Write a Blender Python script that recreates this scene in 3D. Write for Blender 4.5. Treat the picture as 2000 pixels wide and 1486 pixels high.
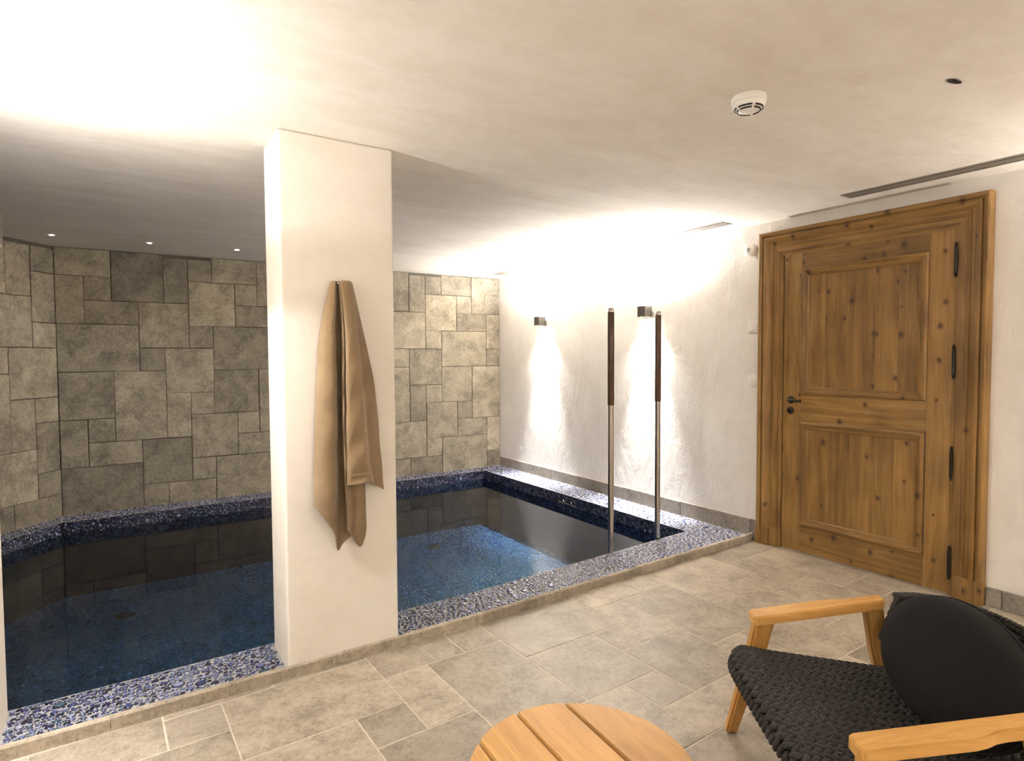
import bpy, bmesh, math, random
import numpy as np
from mathutils import Vector, Matrix

for _o in list(bpy.data.objects):
    bpy.data.objects.remove(_o)
scene = bpy.context.scene
COL = scene.collection
random.seed(7)
rng = np.random.default_rng(11)
PI = math.pi
rad = math.radians

# ------------------------------------------------------------------ camera
F_PX, YAW, PIT, ROL = 1164.06, rad(33.416), rad(2.309), rad(-0.33)
CAM = np.array([0.0, 0.0, 1.37])
_cy, _sy, _cp, _sp = math.cos(YAW), math.sin(YAW), math.cos(PIT), math.sin(PIT)
FW = np.array([_sy * _cp, _cy * _cp, -_sp])
_rt = np.array([_cy, -_sy, 0.0])
_up = np.cross(_rt, FW)
RT = math.cos(ROL) * _rt + math.sin(ROL) * _up
UP = -math.sin(ROL) * _rt + math.cos(ROL) * _up
cam_data = bpy.data.cameras.new('camera')
cam = bpy.data.objects.new('camera', cam_data)
COL.objects.link(cam)
cam_data.sensor_fit = 'HORIZONTAL'
cam_data.sensor_width = 36.0
cam_data.lens = 36.0 * F_PX / 2000.0
cam_data.clip_start = 0.02
cam.matrix_world = Matrix(((RT[0], UP[0], -FW[0], CAM[0]), (RT[1], UP[1], -FW[1], CAM[1]),
                           (RT[2], UP[2], -FW[2], CAM[2]), (0, 0, 0, 1)))
scene.camera = cam


def ray(px, py):
    return FW * F_PX + RT * (px - 1000) - UP * (py - 743)


def on_z(px, py, z=0.0):
    d = ray(px, py)
    return CAM + d * ((z - CAM[2]) / d[2])


def on_y(px, py, y):
    d = ray(px, py)
    return CAM + d * ((y - CAM[1]) / d[1])


# ------------------------------------------------------------------ world, exposure
world = bpy.data.worlds.new('world')
scene.world = world
world.use_nodes = True
world.node_tree.nodes['Background'].inputs[0].default_value = (1.0, 0.86, 0.72, 1)
world.node_tree.nodes['Background'].inputs[1].default_value = 0.0
vs = scene.view_settings
vs.view_transform = 'Standard'
vs.look = 'None'
vs.gamma = 1.0
vs.use_curve_mapping = False
vs.exposure = 1.38
WARM = (1.0, 0.985, 0.955)
LAMP_UP, LAMP_DOWN = 66.0, 32.0

# ------------------------------------------------------------------ main measures
XW = 3.92          # plaster wall on the right
ZC = 2.32          # ceiling
ZL = 0.03          # pebble ledge
ZWAT = -0.075      # water level
ZPF = -0.60        # pool floor as it shows through the water


def back_y(x):
    return 6.33 - 0.03 * x


# ------------------------------------------------------------------ node helpers
def mat(name):
    m = bpy.data.materials.new(name)
    m.use_nodes = True
    nt = m.node_tree
    return m, nt, nt.nodes['Principled BSDF']


def N(nt, t, **kw):
    n = nt.nodes.new(t)
    for k, v in kw.items():
        if k.startswith('i_'):
            key = k[2:]
            n.inputs[int(key) if key.isdigit() else key.replace('_', ' ')].default_value = v
        else:
            setattr(n, k, v)
    return n


def L(nt, a, b):
    nt.links.new(a, b)


def ramp(nt, stops, fac=None):
    r = N(nt, 'ShaderNodeValToRGB')
    e = r.color_ramp.elements
    while len(e) < len(stops):
        e.new(0.5)
    for el, (p, c) in zip(e, stops):
        el.position = p
        el.color = (c[0], c[1], c[2], 1) if len(c) == 3 else c
    if fac is not None:
        L(nt, fac, r.inputs[0])
    return r


def mix(nt, a, b, fac, mode='MIX'):
    m = N(nt, 'ShaderNodeMix', data_type='RGBA', blend_type=mode)
    for s, v in ((m.inputs[6], a), (m.inputs[7], b)):
        if isinstance(v, tuple):
            s.default_value = (v[0], v[1], v[2], 1)
        else:
            L(nt, v, s)
    if isinstance(fac, (int, float)):
        m.inputs[0].default_value = fac
    else:
        L(nt, fac, m.inputs[0])
    return m.outputs[2]


def noise(nt, vec, scale, detail=4, rough=0.55, dist=0.0):
    n = N(nt, 'ShaderNodeTexNoise')
    n.inputs['Scale'].default_value = scale
    n.inputs['Detail'].default_value = detail
    n.inputs['Roughness'].default_value = rough
    n.inputs['Distortion'].default_value = dist
    L(nt, vec, n.inputs['Vector'])
    return n.outputs[0]


def math_n(nt, op, a, b=None):
    n = N(nt, 'ShaderNodeMath', operation=op)
    for s, v in ((n.inputs[0], a), (n.inputs[1], b)):
        if v is None:
            continue
        if isinstance(v, (int, float)):
            s.default_value = v
        else:
            L(nt, v, s)
    return n.outputs[0]


def mapping(nt, vec, scale=(1, 1, 1), rot=(0, 0, 0)):
    m = N(nt, 'ShaderNodeMapping')
    m.inputs['Scale'].default_value = scale
    m.inputs['Rotation'].default_value = rot
    L(nt, vec, m.inputs['Vector'])
    return m.outputs[0]


def bump(nt, p, height, strength, dist):
    b = N(nt, 'ShaderNodeBump')
    b.inputs['Strength'].default_value = strength
    b.inputs['Distance'].default_value = dist
    L(nt, height, b.inputs['Height'])
    L(nt, b.outputs[0], p.inputs['Normal'])


# ------------------------------------------------------------------ materials
def mat_plaster(name, base, dark, streak, bstr):
    m, nt, p = mat(name)
    g = N(nt, 'ShaderNodeNewGeometry').outputs['Position']
    a = noise(nt, mapping(nt, g, streak), 1.0, 5, 0.6, 0.6)
    b = noise(nt, g, 9.0, 5, 0.65)
    f = math_n(nt, 'ADD', math_n(nt, 'MULTIPLY', a, 0.65), math_n(nt, 'MULTIPLY', b, 0.35))
    r = ramp(nt, [(0.36, dark), (0.60, base)], f)
    L(nt, r.outputs[0], p.inputs['Base Color'])
    p.inputs['Roughness'].default_value = 0.85
    p.inputs['Specular IOR Level'].default_value = 0.2
    h1 = noise(nt, mapping(nt, g, tuple(3.2 * s for s in streak)), 1.0, 4, 0.6, 0.8)
    h2 = noise(nt, g, 60.0, 3, 0.6)
    h = math_n(nt, 'ADD', math_n(nt, 'MULTIPLY', h1, 1.0), math_n(nt, 'MULTIPLY', h2, 0.12))
    bump(nt, p, h, bstr, 0.02)
    return m


M_CEIL = mat_plaster('ceiling plaster', (0.83, 0.775, 0.70), (0.74, 0.67, 0.585), (1.4, 4.5, 1.4), 0.18)
M_WALL = mat_plaster('wall plaster', (0.82, 0.78, 0.735), (0.73, 0.685, 0.64), (2.5, 3.0, 1.2), 0.30)
M_PILLAR = mat_plaster('pillar plaster', (0.82, 0.765, 0.69), (0.76, 0.70, 0.62), (2.0, 2.0, 3.0), 0.16)


def mat_stone(name, light, mid, dark, vlo, vhi, bstr=0.35, scale=1.0, rough=0.75, spec=0.25):
    m, nt, p = mat(name)
    g = N(nt, 'ShaderNodeNewGeometry').outputs['Position']
    oi = N(nt, 'ShaderNodeObjectInfo')
    off = N(nt, 'ShaderNodeVectorMath', operation='SCALE')
    off.inputs[0].default_value = (31.0, 17.0, 23.0)
    L(nt, oi.outputs['Random'], off.inputs['Scale'])
    add = N(nt, 'ShaderNodeVectorMath', operation='ADD')
    L(nt, g, add.inputs[0])
    L(nt, off.outputs[0], add.inputs[1])
    v = add.outputs[0]
    n1 = noise(nt, v, 5.5 * scale, 6, 0.68, 0.4)
    n2 = noise(nt, v, 42 * scale, 4, 0.7)
    n3 = noise(nt, v, 160 * scale, 2, 0.6)
    f = math_n(nt, 'ADD', math_n(nt, 'MULTIPLY', n1, 0.46), math_n(nt, 'ADD', math_n(nt, 'MULTIPLY', n2, 0.30), math_n(nt, 'MULTIPLY', n3, 0.24)))
    r = ramp(nt, [(0.40, dark), (0.49, mid), (0.575, light)], f)
    mr = N(nt, 'ShaderNodeMapRange')
    mr.inputs['To Min'].default_value = vlo
    mr.inputs['To Max'].default_value = vhi
    L(nt, oi.outputs['Random'], mr.inputs['Value'])
    hsv = N(nt, 'ShaderNodeHueSaturation')
    L(nt, r.outputs[0], hsv.inputs['Color'])
    L(nt, mr.outputs[0], hsv.inputs['Value'])
    L(nt, hsv.outputs[0], p.inputs['Base Color'])
    p.inputs['Roughness'].default_value = rough
    p.inputs['Specular IOR Level'].default_value = spec
    h = math_n(nt, 'ADD', math_n(nt, 'MULTIPLY', n1, 0.8), math_n(nt, 'ADD', math_n(nt, 'MULTIPLY', n2, 0.35), math_n(nt, 'MULTIPLY', n3, 0.2)))
    bump(nt, p, h, bstr, 0.012)
    return m


M_WSTONE = mat_stone('wall stone', (0.345, 0.302, 0.228), (0.24, 0.207, 0.156), (0.140, 0.120, 0.090), 0.68, 1.25, 0.4)
M_TILE = mat_stone('floor stone', (0.42, 0.355, 0.278), (0.325, 0.272, 0.210), (0.200, 0.165, 0.126), 0.78, 1.12, 0.25, rough=0.42, spec=0.5)
M_KERB = mat_stone('kerb stone', (0.42, 0.355, 0.275), (0.32, 0.27, 0.205), (0.19, 0.16, 0.125), 0.8, 1.15, 0.3)
M_SKIRT = mat_stone('skirting stone', (0.34, 0.30, 0.255), (0.26, 0.23, 0.195), (0.16, 0.14, 0.12), 0.8, 1.15, 0.3)


def simple(name, col, rough=0.6, metal=0.0, spec=0.5, nscale=None, namp=0.15):
    m, nt, p = mat(name)
    if nscale:
        g = N(nt, 'ShaderNodeNewGeometry').outputs['Position']
        n = noise(nt, g, nscale, 4, 0.6)
        r = ramp(nt, [(0.3, tuple(c * (1 - namp) for c in col)), (0.7, tuple(min(1, c * (1 + namp)) for c in col))], n)
        L(nt, r.outputs[0], p.inputs['Base Color'])
    else:
        p.inputs['Base Color'].default_value = (*col, 1)
    p.inputs['Roughness'].default_value = rough
    p.inputs['Metallic'].default_value = metal
    p.inputs['Specular IOR Level'].default_value = spec
    return m


M_JOINT = simple('dark joint', (0.10, 0.085, 0.068), 0.95, nscale=30)
M_GROUT_F = simple('pale floor joint', (0.52, 0.455, 0.37), 0.95, nscale=30)
M_GROUT_P = simple('white pebble joint', (0.30, 0.29, 0.30), 0.8, nscale=40, namp=0.08)
M_STEEL = simple('brushed steel', (0.60, 0.57, 0.53), 0.16, 1.0)
M_CHROME = simple('polished steel', (0.75, 0.72, 0.68), 0.1, 1.0)
M_BROWN = simple('brown wood grip', (0.085, 0.042, 0.022), 0.45, 0, 0.5, nscale=25, namp=0.3)
M_LAMP = simple('dark grey lamp metal', (0.10, 0.088, 0.075), 0.45, 0.6, nscale=60, namp=0.1)
M_WHITE = simple('white plastic', (0.84, 0.80, 0.74), 0.35)
M_DARK = simple('black plastic', (0.012, 0.011, 0.010), 0.5)
M_IRON = simple('dark iron', (0.030, 0.025, 0.020), 0.4, 0.8, nscale=70, namp=0.25)
M_BRONZE = simple('dark bronze', (0.06, 0.048, 0.032), 0.32, 0.9, nscale=70, namp=0.25)
M_VENT = simple('vent metal', (0.30, 0.26, 0.215), 0.5, 0.2, nscale=50, namp=0.05)
M_VENTIN = simple('vent shaft', (0.02, 0.017, 0.014), 0.9)
M_CUSH = simple('charcoal cloth', (0.0095, 0.0085, 0.008), 0.95, 0, 0.15, nscale=90, namp=0.2)
M_ROPE_IN = simple('black backing', (0.006, 0.0055, 0.005), 0.95, 0, 0.1)
M_HOLE = simple('hole in plaster', (0.03, 0.018, 0.010), 0.9)


def mat_rope():
    m, nt, p = mat('black rope')
    tc = N(nt, 'ShaderNodeTexCoord').outputs['Object']
    n = noise(nt, tc, 220, 3, 0.6)
    r = ramp(nt, [(0.35, (0.012, 0.0105, 0.009)), (0.7, (0.062, 0.054, 0.047))], n)
    L(nt, r.outputs[0], p.inputs['Base Color'])
    p.inputs['Roughness'].default_value = 0.85
    p.inputs['Specular IOR Level'].default_value = 0.25
    bump(nt, p, n, 0.6, 0.004)
    return m


M_ROPE = mat_rope()


def mat_emit(name, col, strength):
    m, nt, p = mat(name)
    p.inputs['Base Color'].default_value = (0.8, 0.8, 0.8, 1)
    p.inputs['Emission Color'].default_value = (*col, 1)
    p.inputs['Emission Strength'].default_value = strength
    return m


M_LENS = mat_emit('glowing lamp lens', (1.0, 0.86, 0.68), 60.0)
M_SPOT = mat_emit('glowing spotlight', (1.0, 0.86, 0.66), 260.0)
M_DIM = mat_emit('dim spotlight', (1.0, 0.9, 0.75), 3.0)


def mat_wood(name, light, mid, dark, knot, axis, knots=True, rough=0.45, ring=16.0):
    """grain runs along `axis` in object space; each object gets its own offset"""
    m, nt, p = mat(name)
    tc = N(nt, 'ShaderNodeTexCoord').outputs['Object']
    oi = N(nt, 'ShaderNodeObjectInfo')
    off = N(nt, 'ShaderNodeVectorMath', operation='SCALE')
    off.inputs[0].default_value = (13.0, 29.0, 7.0)
    L(nt, oi.outputs['Random'], off.inputs['Scale'])
    add = N(nt, 'ShaderNodeVectorMath', operation='ADD')
    L(nt, tc, add.inputs[0])
    L(nt, off.outputs[0], add.inputs[1])
    v = add.outputs[0]
    sc = [1.0, 1.0, 1.0]
    sc[axis] = 0.07
    g1 = noise(nt, mapping(nt, v, tuple(ring * s for s in sc)), 1.0, 4, 0.6, 1.2)
    g2 = noise(nt, mapping(nt, v, tuple(150.0 * s for s in sc)), 1.0, 3, 0.6)
    big = noise(nt, v, 2.2, 2, 0.5)
    f = math_n(nt, 'ADD', math_n(nt, 'MULTIPLY', g1, 0.45), math_n(nt, 'ADD', math_n(nt, 'MULTIPLY', g2, 0.17), math_n(nt, 'MULTIPLY', big, 0.38)))
    r = ramp(nt, [(0.36, dark), (0.50, mid), (0.63, light)], f)
    col = r.outputs[0]
    if knots:
        sep = N(nt, 'ShaderNodeSeparateXYZ')
        L(nt, v, sep.inputs[0])
        cmb = N(nt, 'ShaderNodeCombineXYZ')
        L(nt, math_n(nt, 'MULTIPLY', sep.outputs['Y'], 8.0), cmb.inputs[0])
        L(nt, math_n(nt, 'MULTIPLY', sep.outputs['Z'], 6.2), cmb.inputs[1])
        vo = N(nt, 'ShaderNodeTexVoronoi', feature='F1', voronoi_dimensions='2D')
        vo.inputs['Scale'].default_value = 1.0
        vo.inputs['Randomness'].default_value = 1.0
        L(nt, cmb.outputs[0], vo.inputs['Vector'])
        sc3 = N(nt, 'ShaderNodeSeparateColor')
        L(nt, vo.outputs['Color'], sc3.inputs[0])
        pick = math_n(nt, 'GREATER_THAN', sc3.outputs[0], 0.66)
        wob = noise(nt, v, 40, 3, 0.6)
        d = math_n(nt, 'ADD', vo.outputs['Distance'], math_n(nt, 'MULTIPLY', math_n(nt, 'SUBTRACT', wob, 0.5), 0.09))
        d = math_n(nt, 'DIVIDE', d, math_n(nt, 'ADD', sc3.outputs[1], 0.45))
        kr = ramp(nt, [(0.040, (1, 1, 1)), (0.085, (0.45, 0.45, 0.45)), (0.17, (0, 0, 0))], d)
        col = mix(nt, col, knot, math_n(nt, 'MULTIPLY', math_n(nt, 'MULTIPLY', kr.outputs[0], pick), 0.9))
    mr = N(nt, 'ShaderNodeMapRange')
    mr.inputs['To Min'].default_value = 0.84
    mr.inputs['To Max'].default_value = 1.14
    L(nt, oi.outputs['Random'], mr.inputs['Value'])
    hsv = N(nt, 'ShaderNodeHueSaturation')
    L(nt, col, hsv.inputs['Color'])
    L(nt, mr.outputs[0], hsv.inputs['Value'])
    L(nt, hsv.outputs[0], p.inputs['Base Color'])
    p.inputs['Roughness'].default_value = rough
    p.inputs['Specular IOR Level'].default_value = 0.4
    bump(nt, p, g2, 0.12, 0.004)
    return m


PINE = ((0.325, 0.182, 0.053), (0.222, 0.119, 0.031), (0.118, 0.058, 0.015), (0.040, 0.014, 0.006))
M_PINE_V = mat_wood('waxed pine, upright grain', *PINE, 2)
M_PINE_H = mat_wood('waxed pine, level grain', *PINE, 1)
TEAK = ((0.62, 0.355, 0.118), (0.52, 0.280, 0.085), (0.37, 0.185, 0.052), (0.2, 0.09, 0.03))
M_TEAK_T = mat_wood('teak table slat', *TEAK, 1, False, 0.42, 26)
TEAK2 = ((0.60, 0.335, 0.098), (0.50, 0.262, 0.070), (0.36, 0.175, 0.043), (0.2, 0.09, 0.03))
M_TEAK_Y = mat_wood('teak, level grain', *TEAK2, 1, False, 0.45, 30)
M_TEAK_Z = mat_wood('teak, upright grain', *TEAK2, 2, False, 0.45, 30)


def mat_towel():
    m, nt, p = mat('brown terry cloth')
    tc = N(nt, 'ShaderNodeTexCoord').outputs['Object']
    n = noise(nt, tc, 320, 3, 0.7)
    b = noise(nt, tc, 9, 3, 0.6)
    f = math_n(nt, 'ADD', math_n(nt, 'MULTIPLY', n, 0.6), math_n(nt, 'MULTIPLY', b, 0.4))
    r = ramp(nt, [(0.35, (0.20, 0.135, 0.075)), (0.65, (0.325, 0.225, 0.13))], f)
    L(nt, r.outputs[0], p.inputs['Base Color'])
    p.inputs['Roughness'].default_value = 1.0
    p.inputs['Specular IOR Level'].default_value = 0.1
    p.inputs['Sheen Weight'].default_value = 0.25
    bump(nt, p, n, 0.6, 0.004)
    return m


M_TOWEL = mat_towel()


def mat_pebble():
    m, nt, p = mat('glazed blue pebble')
    a = N(nt, 'ShaderNodeAttribute', attribute_name='Col')
    L(nt, a.outputs['Color'], p.inputs['Base Color'])
    p.inputs['Roughness'].default_value = 0.16
    p.inputs['Specular IOR Level'].default_value = 0.6
    return m


M_PEBBLE = mat_pebble()


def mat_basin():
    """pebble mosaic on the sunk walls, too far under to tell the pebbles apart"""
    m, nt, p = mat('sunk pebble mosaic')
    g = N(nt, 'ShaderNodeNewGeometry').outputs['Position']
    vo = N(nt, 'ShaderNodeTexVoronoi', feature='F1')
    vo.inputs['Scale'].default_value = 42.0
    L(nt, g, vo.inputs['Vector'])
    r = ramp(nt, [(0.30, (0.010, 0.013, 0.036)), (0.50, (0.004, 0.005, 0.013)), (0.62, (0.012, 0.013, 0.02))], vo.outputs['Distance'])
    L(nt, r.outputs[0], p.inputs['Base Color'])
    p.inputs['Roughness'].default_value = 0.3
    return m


M_BASIN = mat_basin()


def mat_water():
    m = bpy.data.materials.new('still pool water')
    m.use_nodes = True
    nt = m.node_tree
    nt.nodes.clear()
    out = N(nt, 'ShaderNodeOutputMaterial')
    g = N(nt, 'ShaderNodeNewGeometry').outputs['Position']
    n = noise(nt, g, 5.0, 2, 0.5)
    b = N(nt, 'ShaderNodeBump')
    b.inputs['Strength'].default_value = 0.03
    b.inputs['Distance'].default_value = 0.01
    L(nt, n, b.inputs['Height'])
    tr = N(nt, 'ShaderNodeBsdfTransparent')
    tr.inputs[0].default_value = (0.52, 0.80, 0.97, 1)
    gl = N(nt, 'ShaderNodeBsdfGlossy')
    gl.inputs['Roughness'].default_value = 0.02
    L(nt, b.outputs[0], gl.inputs['Normal'])
    fr = N(nt, 'ShaderNodeFresnel')
    fr.inputs['IOR'].default_value = 1.33
    mx = N(nt, 'ShaderNodeMixShader')
    L(nt, fr.outputs[0], mx.inputs[0])
    L(nt, tr.outputs[0], mx.inputs[1])
    L(nt, gl.outputs[0], mx.inputs[2])
    L(nt, mx.outputs[0], out.inputs['Surface'])
    return m


M_WATER = mat_water()


# ------------------------------------------------------------------ object helpers
def link(o, parent=None):
    COL.objects.link(o)
    if parent is not None:
        o.parent = parent
    return o


def tag(o, label=None, cat=None, group=None, kind=None):
    if label:
        o['label'] = label
    if cat:
        o['category'] = cat
    if group:
        o['group'] = group
    if kind:
        o['kind'] = kind
    return o


def empty(name, loc, rz=0.0, label=None, cat=None, group=None, kind=None):
    o = bpy.data.objects.new(name, None)
    o.empty_display_size = 0.1
    o.location = loc
    o.rotation_euler = (0, 0, rz)
    link(o)
    return tag(o, label, cat, group, kind)


def finish(me, m, smooth=False):
    if m is not None:
        me.materials.append(m)
    if smooth:
        me.polygons.foreach_set('use_smooth', [True] * len(me.polygons))
    me.update()
    return me


def mesh_from(name, verts, faces, m, smooth=False):
    me = bpy.data.meshes.new(name)
    me.from_pydata([tuple(v) for v in verts], [], faces)
    return finish(me, m, smooth)


def obj(name, me, parent=None, loc=None):
    o = bpy.data.objects.new(name, me)
    if loc is not None:
        o.location = loc
    return link(o, parent)


def bm_obj(name, bm, m, parent=None, loc=None, smooth=False):
    bmesh.ops.recalc_face_normals(bm, faces=bm.faces)
    me = bpy.data.meshes.new(name)
    bm.to_mesh(me)
    bm.free()
    finish(me, m, smooth)
    return obj(name, me, parent, loc)


def bm_box(bm, x0, x1, y0, y1, z0, z1, bev=0.0, seg=1):
    mtx = Matrix.Translation(((x0 + x1) / 2, (y0 + y1) / 2, (z0 + z1) / 2)) @ Matrix.Diagonal((x1 - x0, y1 - y0, z1 - z0, 1))
    r = bmesh.ops.create_cube(bm, size=1.0, matrix=mtx)
    if bev > 0:
        es = list({e for v in r['verts'] for e in v.link_edges})
        bmesh.ops.bevel(bm, geom=es, offset=bev, segments=seg, affect='EDGES', profile=0.5)


def box(name, x0, x1, y0, y1, z0, z1, m, parent=None, bev=0.0, seg=1, center=False, smooth=False):
    bm = bmesh.new()
    loc = None
    if center:
        loc = ((x0 + x1) / 2, (y0 + y1) / 2, (z0 + z1) / 2)
        x0, x1, y0, y1, z0, z1 = x0 - loc[0], x1 - loc[0], y0 - loc[1], y1 - loc[1], z0 - loc[2], z1 - loc[2]
    bm_box(bm, x0, x1, y0, y1, z0, z1, bev, seg)
    return bm_obj(name, bm, m, parent, loc, smooth)


def lathe(prof, n=24, axis='z'):
    """prof: list of (r, h); closed with caps when r == 0 at the ends"""
    vs_, fs = [], []
    rings = []
    for r, h in prof:
        if r <= 1e-6:
            rings.append([len(vs_)])
            vs_.append((0, 0, h))
        else:
            ring = []
            for k in range(n):
                a = 2 * PI * k / n
                ring.append(len(vs_))
                vs_.append((r * math.cos(a), r * math.sin(a), h))
            rings.append(ring)
    for a, b in zip(rings[:-1], rings[1:]):
        if len(a) == 1 and len(b) == 1:
            continue
        for k in range(n):
            k2 = (k + 1) % n
            if len(a) == 1:
                fs.append((a[0], b[k], b[k2]))
            elif len(b) == 1:
                fs.append((a[k], b[0], a[k2]))
            else:
                fs.append((a[k], b[k], b[k2], a[k2]))
    if axis == 'x':
        vs_ = [(h, x, y) for x, y, h in vs_]
    elif axis == '-x':
        vs_ = [(-h, -x, y) for x, y, h in vs_]
    elif axis == '-z':
        vs_ = [(x, -y, -h) for x, y, h in vs_]
    elif axis == 'y':
        vs_ = [(y, h, x) for x, y, h in vs_]
    return vs_, fs


def lathe_obj(name, prof, m, parent=None, loc=None, n=24, axis='z', smooth=True):
    v, f = lathe(prof, n, axis)
    bm = bmesh.new()
    bv = [bm.verts.new(p) for p in v]
    for q in f:
        bm.faces.new([bv[i] for i in q])
    o = bm_obj(name, bm, m, parent, loc, smooth)
    if smooth:
        auto_smooth(o)
    return o


def auto_smooth(o, ang=35):
    me = o.data
    bm = bmesh.new()
    bm.from_mesh(me)
    for e in bm.edges:
        if len(e.link_faces) == 2 and e.calc_face_angle() > rad(ang):
            e.smooth = False
    bm.to_mesh(me)
    bm.free()


def tube_verts(path, radii, n=10, cap=True):
    path = [Vector(p) for p in path]
    vs_, fs = [], []
    for i, p in enumerate(path):
        t = (path[min(i + 1, len(path) - 1)] - path[max(i - 1, 0)]).normalized()
        ref = Vector((0, 0, 1)) if abs(t.z) < 0.9 else Vector((1, 0, 0))
        u = t.cross(ref).normalized()
        w = t.cross(u)
        for k in range(n):
            a = 2 * PI * k / n
            vs_.append(p + (u * math.cos(a) + w * math.sin(a)) * radii[i])
    for i in range(len(path) - 1):
        for k in range(n):
            k2 = (k + 1) % n
            fs.append((i * n + k, i * n + k2, (i + 1) * n + k2, (i + 1) * n + k))
    if cap:
        fs.append(tuple(range(n - 1, -1, -1)))
        b = (len(path) - 1) * n
        fs.append(tuple(b + k for k in range(n)))
    return vs_, fs


# ================================================================== THE SETTING
# ---- French pattern of stone pieces, 6 x 6 modules, twelve pieces
CELL = [(0, 3, 0, 2), (-1, 1, 2, 4), (1, 3, 2, 3), (1, 2, 3, 4), (0, 2, 4, 6), (2, 4, 3, 6),
        (3, 5, 1, 3), (3, 4, 0, 1), (4, 6, -1, 1), (4, 5, 3, 5), (5, 6, 4, 5), (5, 6, 1, 2)]


def pattern(c0, c1, r0, r1):
    out = []
    for i in range(-8, 9):
        for j in range(-8, 9):
            for a, b, c, d in CELL:
                q = (max(a + 6 * i, c0), min(b + 6 * i, c1), max(c + 6 * j, r0), min(d + 6 * j, r1))
                if q[1] - q[0] > 0.04 and q[3] - q[2] > 0.04:
                    out.append(q)
    return out


def slab_mesh(w, h, t, bev, m, wob=0.0):
    """slab lying in x (w) / y (h), front face at z = 0, edges dressed, corners a little uneven"""
    j = lambda: random.uniform(-wob, wob)
    x, y = w / 2, h / 2
    o = [(-x + j(), -y + j()), (x + j(), -y + j()), (x + j(), y + j()), (-x + j(), y + j())]
    i_ = [(a - math.copysign(bev, a), b - math.copysign(bev, b)) for a, b in o]
    v = [(a, b, -t) for a, b in o] + [(a, b, -bev * 0.8) for a, b in o] + [(a, b, random.uniform(-0.0005, 0.0005)) for a, b in i_]
    f = [(8, 9, 10, 11)]
    for k in range(4):
        k2 = (k + 1) % 4
        f += [(k, k2, 4 + k2, 4 + k), (4 + k, 4 + k2, 8 + k2, 8 + k)]
    return mesh_from('stone', v, f, m)


# ---- floor with its stone tiles
floor = box('floor', -0.40, XW, -2.0, 2.63, -0.12, -0.0014, M_GROUT_F)
tag(floor, 'beige limestone floor laid in tiles of four sizes before the pool', 'floor', kind='structure')


FA = math.atan(0.027)


def floor_xy(k, v):
    ca, sa = math.cos(FA), math.sin(FA)
    return 0.11 + 0.2 * k * ca + 0.208 * v * sa, 2.361 + 0.2 * k * sa - 0.208 * v * ca


for c0, c1, r0, r1 in pattern(-30, 30, -30, 30):
    k0, k1, v0, v1 = 7 - r1, 7 - r0, 3 - c1, 3 - c0
    k0, k1 = max(k0, -2.55), min(k1, 19.05)
    v0, v1 = max(v0, -1.2), min(v1, 10.0)
    if k1 - k0 < 0.05 or v1 - v0 < 0.05:
        continue
    cx, cy = floor_xy((k0 + k1) / 2, (v0 + v1) / 2)
    o = obj('tile', slab_mesh((k1 - k0) * 0.2 - 0.0055, (v1 - v0) * 0.208 - 0.0055, 0.02, 0.0016, M_TILE, 0.0010), floor,
            (cx, cy, random.uniform(-0.0006, 0.0006)))
    o.rotation_euler = (0, 0, FA)

# ---- ceiling
ceiling = box('ceiling', -3.0, XW, -2.0, 6.7, ZC, ZC + 0.15, M_CEIL)
tag(ceiling, 'low cream plaster ceiling over room and pool', 'ceiling', kind='structure')
hole = lathe_obj('hole', [(0, 0.004), (0.010, 0.004), (0.014, 0.001), (0.016, 0.0)], M_HOLE, ceiling, (2.452, 0.913, ZC - 0.0045), 12)
hole.scale = (2.3, 0.8, 1.0)
hole.rotation_euler = (0, 0, rad(-12))
hole['label'] = 'small dark chipped hole'

# ---- plaster wall on the right (solid behind the door casing)
wall_right = box('wall_right', XW, XW + 0.2, -2.0, 6.5, -0.7, ZC, M_WALL)
tag(wall_right, 'white rough plaster wall with door and two wall lamps', 'wall', kind='structure')
wall_front = box('wall_front', -0.60, XW, -2.2, -2.0, -0.12, ZC, M_WALL)
tag(wall_front, 'white plaster wall behind the viewer', 'wall', kind='structure')
wall_left = box('wall_left', -0.80, -0.40, -2.0, 2.62, -0.12, ZC, M_WALL)
tag(wall_left, 'white plaster wall at the left edge before the pool', 'wall', kind='structure')
pier = box('wall_pier', -0.95, -0.385, 2.62, 2.90, -0.7, ZC, M_PILLAR, bev=0.008, seg=2)
tag(pier, 'white plaster pier at the lower left corner, on the pool kerb', 'pillar', kind='structure')

# ---- stone walls
BX0, BMOD, BZ0, BRMOD = -0.434, 0.1985, 0.014, 0.207
wall_back = empty('wall_back', (0, 0, 0), 0, 'grey stone slab wall behind the pool', 'wall', kind='structure')
BANG = math.atan(-0.03)
bk = mesh_from('backing', [(BX0, back_y(BX0) + 0.012, -0.7), (XW, back_y(XW) + 0.012, -0.7), (XW, back_y(XW) + 0.012, ZC), (BX0, back_y(BX0) + 0.012, ZC),
                           (BX0, back_y(BX0) + 0.2, -0.7), (XW, back_y(XW) + 0.2, -0.7), (XW, back_y(XW) + 0.2, ZC), (BX0, back_y(BX0) + 0.2, ZC)],
               [(0, 1, 2, 3), (4, 7, 6, 5), (0, 4, 5, 1), (1, 5, 6, 2), (2, 6, 7, 3), (3, 7, 4, 0)], M_JOINT)
obj('backing', bk, wall_back)


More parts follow.
